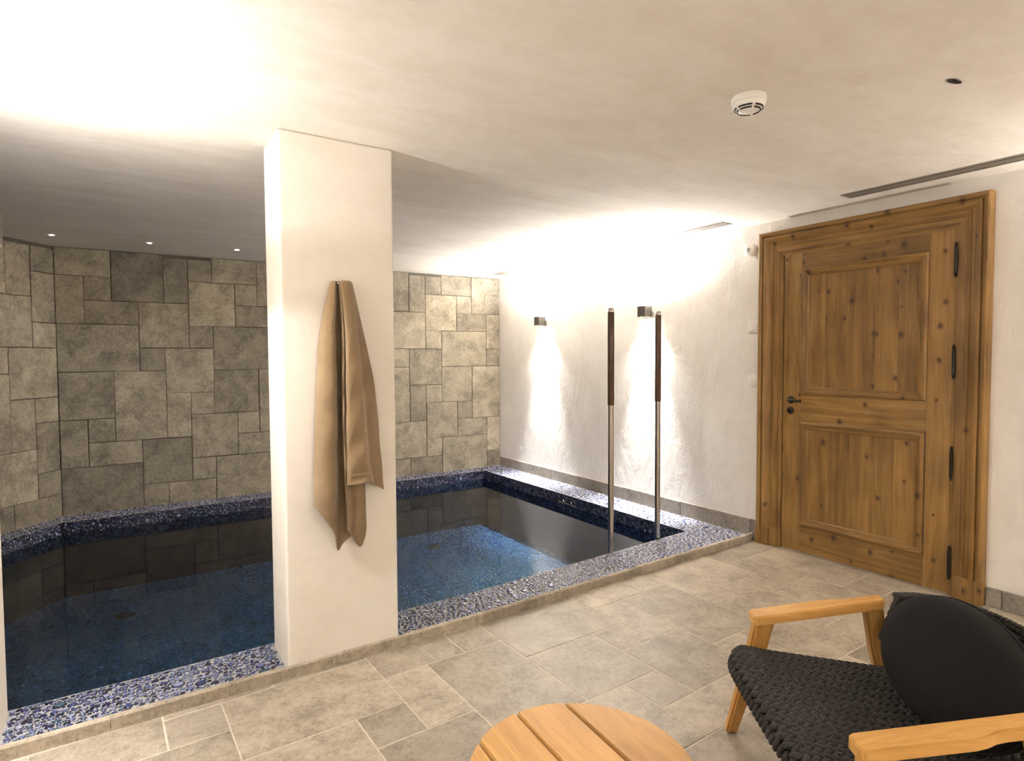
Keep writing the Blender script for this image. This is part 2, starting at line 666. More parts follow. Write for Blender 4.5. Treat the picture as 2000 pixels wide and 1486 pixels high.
def stone_wall(parent, origin, ang, mod, c0, c1, rows, sgn=1):
    ca, sa = math.cos(ang), math.sin(ang)
    for a, b, c, d in pattern(c0, c1, 0, rows):
        zt = min(BZ0 + d * BRMOD, ZC - 0.003)
        zb = BZ0 + c * BRMOD if c > 0 else -0.02
        if zt - zb < 0.03:
            continue
        s = (a + b) / 2 * mod
        t = random.uniform(-0.003, 0.004)
        w = (b - a) * mod - random.uniform(0.003, 0.006)
        me = slab_mesh(w, zt - zb - random.uniform(0.003, 0.006), 0.016, 0.0035, M_WSTONE, 0.0018)
        o = obj('stone', me, parent, (origin[0] + ca * s + sa * t, origin[1] + sa * s - ca * t, (zb + zt) / 2))
        o.rotation_euler = (PI / 2, 0, ang)


stone_wall(wall_back, (BX0, back_y(BX0)), BANG, BMOD, 0, (XW - BX0) / BMOD, 11.2)
wall_corner = empty('wall_corner', (0, 0, 0), 0, 'slanting grey stone slab wall at the left end of the pool', 'wall', kind='structure')
LANG = math.atan2(0.75, 0.66)
ldx, ldy = math.cos(LANG), math.sin(LANG)
lmod = 0.212
c_or = (BX0, back_y(BX0))
stone_wall(wall_corner, c_or, LANG, lmod, -16, 0, 11.2)
nx, ny = -ldy, ldx           # outward (away from pool)
e0 = (c_or[0] - ldx * 16 * lmod, c_or[1] - ldy * 16 * lmod)
lb = []
for s in (0.012, 0.2):
    for z in (-0.7, ZC):
        lb += [(c_or[0] + nx * s, c_or[1] + ny * s, z), (e0[0] + nx * s, e0[1] + ny * s, z)]
obj('backing', mesh_from('backing', lb, [(0, 1, 3, 2), (4, 6, 7, 5), (0, 2, 6, 4), (1, 5, 7, 3), (2, 3, 7, 6), (0, 4, 5, 1)], M_JOINT), wall_corner)

# ---- pillar
pillar = box('pillar', 0.572, 1.075, 2.618, 2.896, -0.7, ZC, M_PILLAR, bev=0.010, seg=3)
tag(pillar, 'square white plaster pillar standing on the pool edge, towel hanging on it', 'pillar', kind='structure')

# ---- skirting on the right wall
skirt = empty('baseboard_right', (0, 0, 0), 0, 'low grey stone skirting along the plaster wall', 'baseboard', kind='structure')
for y0, y1, z0, z1 in [(6.20, 5.368, 0.0, 0.138), (5.368, 5.15, 0.0, 0.139), (5.15, 4.70, 0.0, 0.139), (4.70, 4.05, 0.0, 0.14), (4.05, 3.364, 0.0, 0.143),
                       (3.364, 2.703, 0.0, 0.146), (2.703, 2.632, 0.0, 0.15), (1.252, 1.18, 0.0, 0.102), (1.18, 0.78, 0.0, 0.102), (0.78, 0.38, 0, 0.102),
                       (0.38, -0.02, 0, 0.102), (-0.02, -0.5, 0, 0.102)]:
    box('skirting_stone', XW - 0.014, XW - 0.0005, y1 + 0.0015, y0 - 0.0015, z0, z1, M_SKIRT, skirt, 0.002, center=True)

# ---- kerb before the pool
kerb = empty('pool_kerb', (0, 0, 0), 0, 'low beige stone kerb along the front of the pool', 'kerb', kind='structure')


def kerb_y(x):
    return 2.606 if x < 1.6 else 2.606 + (x - 1.6) * 0.026


kx = [-0.38, -0.06, 0.34, 0.541, 1.132, 1.533, 1.736, 1.92, 2.322, 2.701, 2.942, 3.20, 3.507, XW - 0.016]
for a, b in zip(kx[:-1], kx[1:]):
    a2, b2 = a + 0.0006, b - 0.0006
    th = 0.010 if (a < 1.06 and b > 0.6) else 0.022
    ya, yb = kerb_y(a2), kerb_y(b2)
    cx, cy = (a2 + b2) / 2, (ya + yb) / 2
    top = 0.050 + random.uniform(-0.0015, 0.0015)
    hx = (b2 - a2) / 2
    nsub = 5
    v, f = [], []
    for i in range(nsub + 1):
        x = -hx + 2 * hx * i / nsub
        y = (yb - ya) * (i / nsub - 0.5)
        w = random.uniform(-0.002, 0.002)
        v += [(x, y, -0.03), (x, y + w, top - 0.006), (x, y + 0.005 + w, top + random.uniform(-0.001, 0.001)), (x, y + th, top), (x, y + th, -0.03)]
    for i in range(nsub):
        for k in range(4):
            f.append((i * 5 + k, i * 5 + 5 + k, i * 5 + 6 + k, i * 5 + k + 1))
    f += [(0, 1, 2, 3, 4), tuple(nsub * 5 + q for q in (4, 3, 2, 1, 0))]
    bm = bmesh.new()
    bv = [bm.verts.new(p) for p in v]
    for q in f:
        bm.faces.new([bv[i] for i in q])
    bm_obj('kerb_stone', bm, M_KERB, kerb, (cx, cy, 0))

# ================================================================== POOL
IXR = 3.59          # inner face of the right ledge


def in_back(x):
    return 6.055 - 0.010 * x


def in_front(x):
    return 2.925 if x < 1.7 else 2.925 + (x - 1.7) * 0.058


pool = empty('pool_basin', (1.6, 4.4, ZL), 0, 'sunken pool lined with blue pebble mosaic, seen through the still water', 'pool', kind='structure')


def to_pool(o):
    o.parent = pool
    o.matrix_parent_inverse = Matrix.Translation((-1.6, -4.4, -ZL))
    return o


# inner left corner of the slanting side
il = (-0.425, in_back(-0.425) + 0.02)
ilx = (il[0] - ldx * 1.9, il[1] - ldy * 1.9)
# ring of ledge: outer and inner outline (inner closes at the back of the pier)
inner = [(-0.95, in_front(0)), (1.7, in_front(1.7)), (IXR, in_front(IXR)), (IXR - 0.01, in_back(IXR)), il, ilx]
fl_back = [(XW, kerb_y(XW) + 0.02), (XW, back_y(XW) + 0.01), (BX0, back_y(BX0) + 0.01), (e0[0], e0[1])]


def poly_mesh(name, polys, m, parent_pool=True):
    v, f = [], []
    for poly in polys:
        b = len(v)
        v += poly
        f.append(tuple(range(b, b + len(poly))))
    o = obj(name, mesh_from(name, v, f, m))
    return to_pool(o) if parent_pool else o


zt = ZL - 0.004
ledge_polys = [
    [(-0.95, 2.61, zt), (1.7, 2.61, zt), (1.7, in_front(1.7), zt), (-0.95, in_front(0), zt)],
    [(1.7, 2.61, zt), (XW, 2.66, zt), (IXR, in_front(IXR), zt), (1.7, in_front(1.7), zt)],
    [(XW, 2.66, zt), (XW, back_y(XW) + 0.01, zt), (IXR - 0.01, in_back(IXR), zt), (IXR, in_front(IXR), zt)],
    [(XW, back_y(XW) + 0.01, zt), (BX0, back_y(BX0) + 0.01, zt), (il[0], il[1], zt), (IXR - 0.01, in_back(IXR), zt)],
    [(BX0, back_y(BX0) + 0.01, zt), (e0[0], e0[1], zt), (ilx[0], ilx[1], zt), (il[0], il[1], zt)],
]
ledge = poly_mesh('ledge', ledge_polys, M_GROUT_P)
ledge['label'] = 'white jointed ledge under the pebbles'
wall_polys = []
for a, b in zip(inner[:-1], inner[1:]):
    wall_polys.append([(a[0], a[1], zt), (b[0], b[1], zt), (b[0], b[1], ZPF - 0.01), (a[0], a[1], ZPF - 0.01)])
basin_wall = poly_mesh('basin_wall', wall_polys, M_BASIN)
basin_floor = poly_mesh('basin_floor', [[(-2.4, 2.7, ZPF), (IXR + 0.02, 2.7, ZPF), (IXR + 0.02, 6.2, ZPF), (-2.4, 6.2, ZPF)]], simple('sunk joint', (0.05, 0.07, 0.11), 0.8, nscale=30))

# ---- pebbles
PAL = [((0.17, 0.20, 0.40), 3.0), ((0.28, 0.31, 0.52), 2.4), ((0.07, 0.085, 0.24), 2.2), ((0.38, 0.41, 0.56), 1.6), ((0.022, 0.025, 0.07), 2.0),
       ((0.07, 0.13, 0.18), 0.8), ((0.04, 0.035, 0.06), 0.9)]
PALC = np.array([p[0] for p in PAL])
PALW = np.array([p[1] for p in PAL])
PALW = PALW / PALW.sum()


def pack(w, h, torus=False, big=1.0, tries=1.0, edge=0.002):
    """variable size packing in a w x h rectangle; returns x, y, r"""
    cell = 0.02
    nx_, ny_ = int(math.ceil(w / cell)), int(math.ceil(h / cell))
    grid = {}
    out = []
    area = w * h
    stages = [(0.021, 0.026, 16 * big), (0.014, 0.018, 90 * big), (0.0105, 0.013, 420), (0.0080, 0.0100, 2400), (0.0064, 0.0076, 6500), (0.0048, 0.0058, 5200)]
    for lo, hi, dens in stages:
        nt_ = int(dens * area * tries) + 1
        rs = rng.uniform(lo, hi, nt_)
        xs = rng.random(nt_)
        ys = rng.random(nt_)
        for r, x, y in zip(rs.tolist(), xs.tolist(), ys.tolist()):
            if torus:
                x *= w
                y *= h
            else:
                m_ = r + edge
                if 2 * m_ >= min(w, h):
                    continue
                x = m_ + x * (w - 2 * m_)
                y = m_ + y * (h - 2 * m_)
            reach = int((r + 0.026) / cell) + 1
            cx, cy = int(x / cell), int(y / cell)
            ok = True
            for dx in range(-reach, reach + 1):
                for dy in range(-reach, reach + 1):
                    if torus:
                        key = ((cx + dx) % nx_, (cy + dy) % ny_)
                    else:
                        key = (cx + dx, cy + dy)
                    for (qx, qy, qr) in grid.get(key, ()):
                        ex, ey = x - qx, y - qy
                        if torus:
                            ex -= w * round(ex / w)
                            ey -= h * round(ey / h)
                        if ex * ex + ey * ey < (r + qr) ** 2 * 0.90:
                            ok = False
                            break
                    if not ok:
                        break
                if not ok:
                    break
            if ok:
                grid.setdefault((cx, cy), []).append((x, y, r))
                out.append((x, y, r))
    return np.array(out)


def cells(q, w, h, n, torus=False, gap=0.0011):
    """outline of each pebble: radial distance in n directions to its power-cell border, kept rounded"""
    k = len(q)
    th = np.arange(n) * 2 * PI / n
    out = np.empty((k, n))
    ph = rng.uniform(0, 2 * PI / n, k)
    for s0 in range(0, k, 400):
        x = q[s0:s0 + 400]
        m_ = len(x)
        dx = q[None, :, 0] - x[:, None, 0]
        dy = q[None, :, 1] - x[:, None, 1]
        if torus:
            dx -= w * np.round(dx / w)
            dy -= h * np.round(dy / h)
        d2 = dx * dx + dy * dy
        idx = np.argpartition(d2, 13, axis=1)[:, :14]
        ar = np.arange(m_)[:, None]
        d = np.sqrt(d2[ar, idx])
        ux, uy = dx[ar, idx] / np.maximum(d, 1e-9), dy[ar, idx] / np.maximum(d, 1e-9)
        pos = (d * d + x[:, 2:3] ** 2 - q[idx, 2] ** 2) / (2 * np.maximum(d, 1e-9))
        self_ = d < 1e-9
        best = np.full((m_, n), 1.0)
        for i in range(n):
            a_ = th[i] + ph[s0:s0 + 400]
            c = np.cos(a_)[:, None] * ux + np.sin(a_)[:, None] * uy
            t = np.where((c > 0.15) & ~self_, pos / np.maximum(c, 0.15), 1.0)
            best[:, i] = t.min(axis=1)
            if not torus:
                ca, sa = np.cos(a_), np.sin(a_)
                for num, den in ((w - x[:, 0], ca), (x[:, 0], -ca), (h - x[:, 1], sa), (x[:, 1], -sa)):
                    best[:, i] = np.minimum(best[:, i], np.where(den > 0.1, num / np.maximum(den, 0.1), 1.0))
        r = np.minimum(best - gap, x[:, 2:3] * 1.34)
        r = 0.5 * r + 0.25 * (np.roll(r, 1, 1) + np.roll(r, -1, 1))
        out[s0:s0 + 400] = np.clip(np.minimum(r, best - 0.4 * gap), x[:, 2:3] * 0.5, None)
    return out, ph


def pebble_arrays(n, rings):
    """unit pebble: rings of (radius, height, tone) then a centre"""
    a = np.arange(n) * 2 * PI / n
    v = [np.stack([np.cos(a) * r, np.sin(a) * r, np.full(n, h)], 1) for r, h, _ in rings]
    t = np.concatenate([np.full(n, tn) for _, _, tn in rings] + [[1.0]])
    v = np.concatenate(v + [np.array([[0, 0, 1.0]])])
    f = []
    for k in range(len(rings) - 1):
        for i in range(n):
            j = (i + 1) % n
            f += [(k * n + i, k * n + j, (k + 1) * n + j), (k * n + i, (k + 1) * n + j, (k + 1) * n + i)]
    c = len(rings) * n
    b = (len(rings) - 1) * n
    for i in range(n):
        f.append((b + i, b + (i + 1) % n, c))
    return v, np.array(f), t


RIM = np.array([0.010, 0.011, 0.028])


def pebble_cols(base, tone):
    return RIM[None, :] * (1 - tone[:, None]) + base[None, :] * tone[:, None]


def raw_mesh(name, V, Fc, Cc, m):
    me = bpy.data.meshes.new(name)
    me.vertices.add(len(V))
    me.vertices.foreach_set('co', V.astype(np.float32).ravel())
    me.loops.add(Fc.size)
    me.loops.foreach_set('vertex_index', Fc.astype(np.int32).ravel())
    me.polygons.add(len(Fc))
    me.polygons.foreach_set('loop_start', np.arange(0, Fc.size, 3, dtype=np.int32))
    me.polygons.foreach_set('loop_total', np.full(len(Fc), 3, dtype=np.int32))
    me.polygons.foreach_set('use_smooth', np.ones(len(Fc), dtype=bool))
    at = me.color_attributes.new('Col', 'FLOAT_COLOR', 'POINT')
    at.data.foreach_set('color', np.concatenate([Cc, np.ones((len(Cc), 1))], 1).astype(np.float32).ravel())
    me.materials.append(m)
    me.update(calc_edges=True)
    me.validate()
    return me


def pebble_geo(P, R, OUT, PH, U, Vv, Nn, n, rings, dark, hgt, var=(0.6, 1.0)):
    uv, uf, tone = pebble_arrays(n, rings)
    k = len(P)
    ring_r = np.array([r for r, _, _ in rings])
    th = np.arange(n) * 2 * PI / n
    ang = th[None] + PH[:, None]
    x = (OUT * np.cos(ang))[:, None, :] * ring_r[None, :, None]
    y = (OUT * np.sin(ang))[:, None, :] * ring_r[None, :, None]
    x = np.concatenate([x.reshape(k, -1), np.zeros((k, 1))], 1)
    y = np.concatenate([y.reshape(k, -1), np.zeros((k, 1))], 1)
    z = uv[None, :, 2] * (np.minimum(R, 0.014) * hgt)[:, None]
    V = P[:, None, :] + x[..., None] * U[:, None, :] + y[..., None] * Vv[:, None, :] + z[..., None] * Nn[:, None, :]
    base = PALC[rng.choice(len(PALC), k, p=PALW)] * rng.uniform(var[0], var[1], (k, 1)) * dark
    Cc = RIM[None, None, :] * (1 - tone[None, :, None]) + base[:, None, :] * tone[None, :, None]
    return V, uf, Cc


def field_mesh(name, P, R, OUT, PH, U, Vv, Nn, n, rings, dark=1.0, hgt=0.34, var=(0.6, 1.0)):
    """pebbles at P (k,3), outline OUT (k,n), tangents U, V, normal N (k,3)"""
    V, uf, Cc = pebble_geo(P, R, OUT, PH, U, Vv, Nn, n, rings, dark, hgt, var)
    Fc = uf[None] + (np.arange(len(P)) * V.shape[1])[:, None, None]
    return raw_mesh(name, V.reshape(-1, 3), Fc.reshape(-1, 3), Cc.reshape(-1, 3), M_PEBBLE)


RINGS10 = [(1.0, 0.0, 0.0), (0.82, 0.66, 0.04), (0.58, 0.92, 1.0)]
RINGS6 = [(1.0, 0.0, 0.0), (0.60, 0.8, 1.0)]
NL = 10
ledge_p, ledge_r, ledge_o, ledge_h = [], [], [], []


def strip_fill(width, length, fn, al, big=1.0, skip=None, tries=1.0):
    """pebbles packed in a width x length strip, laid out by fn(s, t)"""
    q = pack(length, width, False, big, tries)
    out, ph = cells(q, length, width, NL)
    P = fn(q[:, 0] / length, q[:, 1] / width)
    keep = np.ones(len(P), bool) if skip is None else ~skip(P, q[:, 2])
    ledge_p.append(np.c_[P, np.full(len(P), zt)][keep])
    ledge_r.append(q[keep, 2])
    ledge_o.append(out[keep])
    ledge_h.append(ph[keep] + al)


def quad_fill(a, b, c, d, width, length, big=1.0, tries=1.0):
    A, B, C_, D = (np.array(v) for v in (a, b, c, d))

    def fn(s, t):
        s, t = s[:, None], t[:, None]
        return (A[None] * (1 - s) + B[None] * s) * (1 - t) + (D[None] * (1 - s) + C_[None] * s) * t
    strip_fill(width, length, fn, math.atan2(b[1] - a[1], b[0] - a[0]), big, None, tries)


def front_fn(s, t):
    x0, x1 = -0.385, 1.0
    xk = x0 + s * (XW - 0.016 - x0)
    xi = x0 + s * (IXR + 0.02 - x0)
    yk = np.where(xk < 1.6, 2.630, 2.630 + (xk - 1.6) * 0.0255)
    yi = np.where(xi < 1.7, 2.925, 2.925 + (xi - 1.7) * 0.058)
    return np.stack([xk * (1 - t) + xi * t, yk * (1 - t) + yi * t], 1)


def on_pillar(P, r):
    return (P[:, 0] > 0.572 - r) & (P[:, 0] < 1.075 + r) & (P[:, 1] < 2.896 + r)


strip_fill(0.295, 4.25, front_fn, 0.01, 1.0, on_pillar)
for a, b, c, d, w in [((IXR, in_front(IXR)), (IXR - 0.01, in_back(IXR)), (XW - 0.014, back_y(XW)), (XW - 0.014, 2.70), 0.33),
                      ((il[0], il[1]), (IXR, in_back(IXR)), (XW - 0.014, back_y(XW)), (BX0, back_y(BX0)), 0.22),
                      ((ilx[0], ilx[1]), (il[0], il[1]), (BX0, back_y(BX0)), (e0[0] + 0.2, e0[1] + 0.25), 0.17)]:
    quad_fill(a, b, c, d, w, math.dist(a, b), 0.8, 0.8)
LP, LR, LO, LH = (np.concatenate(x) for x in (ledge_p, ledge_r, ledge_o, ledge_h))
dist = np.linalg.norm(LP - CAM, axis=1)
dep = (LP - CAM) @ FW
sx = 1000 + F_PX * ((LP - CAM) @ RT) / dep
sy = 743 - F_PX * ((LP - CAM) @ UP) / dep
vis = (sx > 5) & (sx < 1990) & (sy < 1480) & (LP[:, 1] < 3.1)
order = np.argsort(-np.where(vis, LR / dist, 0))
single = order[:300]
rest = np.ones(len(LP), bool)
rest[single] = False
k1 = np.ones((len(LP), 1))
ux3, uy3, up3 = k1 * [[1, 0, 0]], k1 * [[0, 1, 0]], k1 * [[0, 0, 1]]
o = to_pool(obj('pebble_field', field_mesh('pebble_field', LP[rest], LR[rest], LO[rest], LH[rest], ux3[rest], uy3[rest], up3[rest], NL, RINGS10)))
o['kind'] = 'stuff'
Vs, ufs, Cs = pebble_geo(LP[single] * 0, LR[single], LO[single], LH[single], ux3[single], uy3[single], up3[single], NL, RINGS10, 1.0, 0.34)
for j, i in enumerate(single):
    o = bpy.data.objects.new('pebble', raw_mesh('pebble', Vs[j], ufs, Cs[j], M_PEBBLE))
    o.location = LP[i]
    COL.objects.link(o)
    to_pool(o)

# pool walls between ledge and just under the water
wp, wr, wo, wh, wu, wn = [], [], [], [], [], []
for a, b in zip(inner[2:-1], inner[3:]):
    ln = math.dist(a, b)
    q = pack(ln, 0.20, False, 0.5, 0.8)
    out, ph = cells(q, ln, 0.20, 6)
    t = np.array([(b[0] - a[0]) / ln, (b[1] - a[1]) / ln, 0])
    nrm = np.array([-t[1], t[0], 0])
    wp.append(np.array([a[0], a[1], zt - 0.20])[None] + q[:, :1] * t[None] + q[:, 1:2] * np.array([[0, 0, 1.0]]))
    wr.append(q[:, 2])
    wo.append(out)
    wh.append(ph)
    wu.append(np.tile(t, (len(q), 1)))
    wn.append(np.tile(nrm, (len(q), 1)))
WP, WR, WO, WH, WU, WN = (np.concatenate(x) for x in (wp, wr, wo, wh, wu, wn))
WV = np.tile(np.array([[0, 0, 1.0]]), (len(WP), 1))
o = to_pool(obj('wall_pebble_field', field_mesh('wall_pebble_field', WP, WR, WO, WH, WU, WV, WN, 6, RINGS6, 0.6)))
o['kind'] = 'stuff'
# pool floor
pt = 1.5
q = pack(pt, pt, True, 1.0, 0.9)
qo, qh = cells(q, pt, pt, 6, True)
fp, nrep = [], 0
for i in range(-2, 3):
    for j in range(1, 5):
        fp.append(np.c_[q[:, 0] + i * pt, q[:, 1] + j * pt, np.full(len(q), ZPF)])
        nrep += 1
FP = np.concatenate(fp)
FR, FO, FH = np.tile(q[:, 2], nrep), np.tile(qo, (nrep, 1)), np.tile(qh, nrep)
side = (FP[:, 0] - il[0]) * ldy - (FP[:, 1] - il[1]) * ldx
keep = (FP[:, 0] > -1.4) & (FP[:, 0] < IXR) & (FP[:, 1] > 2.75) & (FP[:, 1] < in_back(1.0)) & (side > 0.0)
FP, FR, FO, FH = FP[keep], FR[keep], FO[keep], FH[keep]
one = np.ones((len(FP), 1))
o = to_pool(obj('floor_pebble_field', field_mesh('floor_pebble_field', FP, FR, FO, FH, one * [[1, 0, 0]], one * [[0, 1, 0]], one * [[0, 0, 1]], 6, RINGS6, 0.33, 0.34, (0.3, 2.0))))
o['kind'] = 'stuff'

# floor drains, wall inlet
for x, y in [(-0.008, 5.385), (2.683, 5.551)]:
    d = lathe_obj('drain', [(0.0, 0.016), (0.035, 0.016), (0.062, 0.012), (0.070, 0.0)], M_BRONZE, None, None, 20)
    d.location = (x, y, ZPF)
    to_pool(d)
    c_ = lathe_obj('drain_cap', [(0.0, 0.024), (0.022, 0.022), (0.026, 0.014)], M_CHROME, d, (0, 0, 0), 16)
bm = bmesh.new()
bm_box(bm, IXR - 0.022, IXR - 0.008, 4.33, 4.60, -0.060, -0.050, 0.002)
to_pool(bm_obj('inlet_slot', bm, M_CHROME))
for y in (4.41, 4.53):
    s = lathe_obj('inlet_screw', [(0, 0.006), (0.009, 0.005), (0.011, 0.0)], M_CHROME, None, None, 12, '-x')
    s.location = (IXR - 0.012, y, -0.036)
    to_pool(s)

# ---- water
wv = [(x, y, ZWAT) for x, y in [(-0.95, in_front(0)), (1.7, in_front(1.7)), (IXR, in_front(IXR)), (IXR - 0.01, in_back(IXR)), il, ilx]]
water = obj('pool_water', mesh_from('pool_water', wv, [tuple(range(len(wv)))], M_WATER))
tag(water, 'still dark water of the pool mirroring the stone wall', 'water', kind='stuff')

# ================================================================== DOOR
door = empty('door_1', (XW, 1.94, 0), 0, 'waxed knotty pine panel door in a moulded wooden casing', 'door', kind='structure')


def dpart(name, bm, m, parent=door, loc=None, smooth=False):
    """geometry given in world metres"""
    bmesh.ops.recalc_face_normals(bm, faces=bm.faces)
    cs = [v.co for v in bm.verts]
    c = Vector([(min(q[i] for q in cs) + max(q[i] for q in cs)) / 2 for i in range(3)])
    for v in bm.verts:
        v.co -= c
    base = Vector((0, 0, 0))
    p = parent
    while p is not None:
        base += p.location
        p = p.parent
    return bm_obj(name, bm, m, parent, c - base, smooth)


CO0, CO1, CZ = 2.627, 1.256, 2.236       # casing outside
LF0, LF1, LZ = 2.453, 1.425, 2.088       # leaf
prof = [(0.0, 0.0), (0.0, 0.052), (0.004, 0.060), (0.012, 0.064), (0.022, 0.062), (0.030, 0.054), (0.032, 0.044), (0.037, 0.044), (0.040, 0.056), (0.050, 0.058),
        (0.062, 0.052), (0.075, 0.040), (0.088, 0.032), (0.094, 0.031), (0.095, 0.036), (0.102, 0.037), (0.103, 0.030), (0.110, 0.030), (0.114, 0.033), (0.119, 0.030),
        (0.146, 0.029), (0.147, 0.022), (0.153, 0.022), (0.160, 0.018), (0.172, 0.017), (0.172, 0.0)]


def casing(name, pts_fn, m):
    bm = bmesh.new()
    a = [bm.verts.new(pts_fn(u, d, 0)) for u, d in prof]
    b = [bm.verts.new(pts_fn(u, d, 1)) for u, d in prof]
    for i in range(len(prof) - 1):
        bm.faces.new((a[i], a[i + 1], b[i + 1], b[i]))
    bm.faces.new(a)
    bm.faces.new(list(reversed(b)))
    return dpart(name, bm, m)


PZ = 0.130
casing('casing_upright', lambda u, d, e: (XW - d, CO0 - u, PZ if e == 0 else CZ - u), M_PINE_V)
casing('casing_upright', lambda u, d, e: (XW - d, CO1 + u, PZ if e == 0 else CZ - u), M_PINE_V)
casing('casing_head', lambda u, d, e: (XW - d, (CO0 - u) if e == 0 else (CO1 + u), CZ - u), M_PINE_H)
for s in (0, 1):
    for u0, u1, d in [(0.0, 0.036, 0.062), (0.036, 0.094, 0.050), (0.094, 0.147, 0.036), (0.147, 0.172, 0.022)]:
        y0, y1 = (CO0 - u1, CO0 - u0) if s == 0 else (CO1 + u0, CO1 + u1)
        bm = bmesh.new()
        bm_box(bm, XW - d, XW, y0, y1, 0.0, PZ, 0.0015)
        dpart('casing_foot', bm, M_PINE_V)
leaf = empty('leaf', (0, 0, 0))
leaf.parent = door
XL = XW - 0.014       # leaf face
UP_P = (2.319, 1.556, 1.098, 1.957)    # y0, y1, z0, z1 upper moulding outside
LO_P = (2.318, 1.560, 0.195, 0.912)
BM = lambda: bmesh.new()


def leaf_box(name, y0, y1, z0, z1, x0, x1, m, bev=0.001):
    bm = BM()
    bm_box(bm, x0, x1, min(y0, y1), max(y0, y1), z0, z1, bev)
    return dpart(name, bm, m, leaf)


leaf_box('stile', LF0 - 0.004, UP_P[0], 0.008, LZ - 0.004, XL, XW, M_PINE_V)
leaf_box('stile', UP_P[1], LF1 + 0.004, 0.008, LZ - 0.004, XL, XW, M_PINE_V)
leaf_box('rail', UP_P[0], UP_P[1], UP_P[3], LZ - 0.004, XL, XW, M_PINE_H)
leaf_box('rail', UP_P[0], UP_P[1], LO_P[3], UP_P[2], XL, XW, M_PINE_H)
leaf_box('rail', UP_P[0], UP_P[1], 0.008, LO_P[2], XL, XW, M_PINE_H)
mprof = [(0.0, 0.0), (0.0, 0.010), (0.006, 0.016), (0.016, 0.017), (0.020, 0.011), (0.030, 0.008), (0.037, 0.004), (0.039, 0.007), (0.045, 0.006), (0.052, -0.002), (0.052, -0.013)]
boards_u = [2.267, 2.156, 2.024, 1.92, 1.847, 1.715, 1.607]
boards_l = [2.267, 2.10, 1.99, 1.86, 1.73, 1.607]
for (y0, y1, z0, z1), bs in ((UP_P, boards_u), (LO_P, boards_l)):
    def P_(u, d, c):
        return (XL - d, (y0 - u, y0 - u, y1 + u, y1 + u)[c], (z0 + u, z1 - u, z1 - u, z0 + u)[c])
    for c in range(4):
        bm = BM()
        a = [bm.verts.new(P_(u, d, c)) for u, d in mprof]
        b = [bm.verts.new(P_(u, d, (c + 1) % 4)) for u, d in mprof]
        for i in range(len(mprof) - 1):
            bm.faces.new((a[i], a[i + 1], b[i + 1], b[i]))
        dpart('moulding', bm, M_PINE_V if c in (0, 2) else M_PINE_H, leaf)
    for b0, b1 in zip(bs[:-1], bs[1:]):
        leaf_box('board', b0 - 0.0004, b1 + 0.0004, z0 + 0.045, z1 - 0.045, XL + 0.004, XW - 0.001, M_PINE_V, 0.0006)
for z in (1.893, 1.325, 0.754, 0.191):
    hg = lathe_obj('hinge', [(0, -0.098), (0.005, -0.096), (0.007, -0.091), (0.004, -0.086), (0.009, -0.080), (0.005, -0.074), (0.0085, -0.070), (0.0085, 0.070), (0.005, 0.074), (0.009, 0.080),
                             (0.004, 0.086), (0.007, 0.091), (0.005, 0.096), (0, 0.098)], M_IRON, door, (-0.030, 1.420 - 1.94, z), 12)
# handle and keyhole rose
hd = empty('handle', (-0.014, 2.390 - 1.94, 1.058))
hd.parent = door
rose = lathe_obj('rose', [(0, 0.010), (0.018, 0.010), (0.025, 0.006), (0.027, 0.0)], M_BRONZE, hd, (0, 0, 0), 24, '-x')
tv, tf = tube_verts([(-0.005, 0, 0), (-0.030, 0, 0), (-0.045, -0.004, 0.0), (-0.052, -0.02, 0.001), (-0.052, -0.05, -0.001), (-0.050, -0.080, -0.003), (-0.048, -0.098, -0.001)],
                    [0.010, 0.009, 0.010, 0.0105, 0.009, 0.0085, 0.010], 12)
lv = obj('lever', mesh_from('lever', tv, tf, M_BRONZE, True), hd)
kr = lathe_obj('keyhole_rose', [(0, 0.008), (0.007, 0.008), (0.008, 0.010), (0.018, 0.010), (0.024, 0.006), (0.026, 0.0)], M_BRONZE, door, (-0.014, 2.392 - 1.94, 0.984), 24, '-x')
box('keyhole', -0.0112, -0.008, -0.0022, 0.0022, -0.008, 0.008, M_DARK, kr)

# ================================================================== WALL THINGS
FULL = lambda p, q: (p[0], p[1], q)


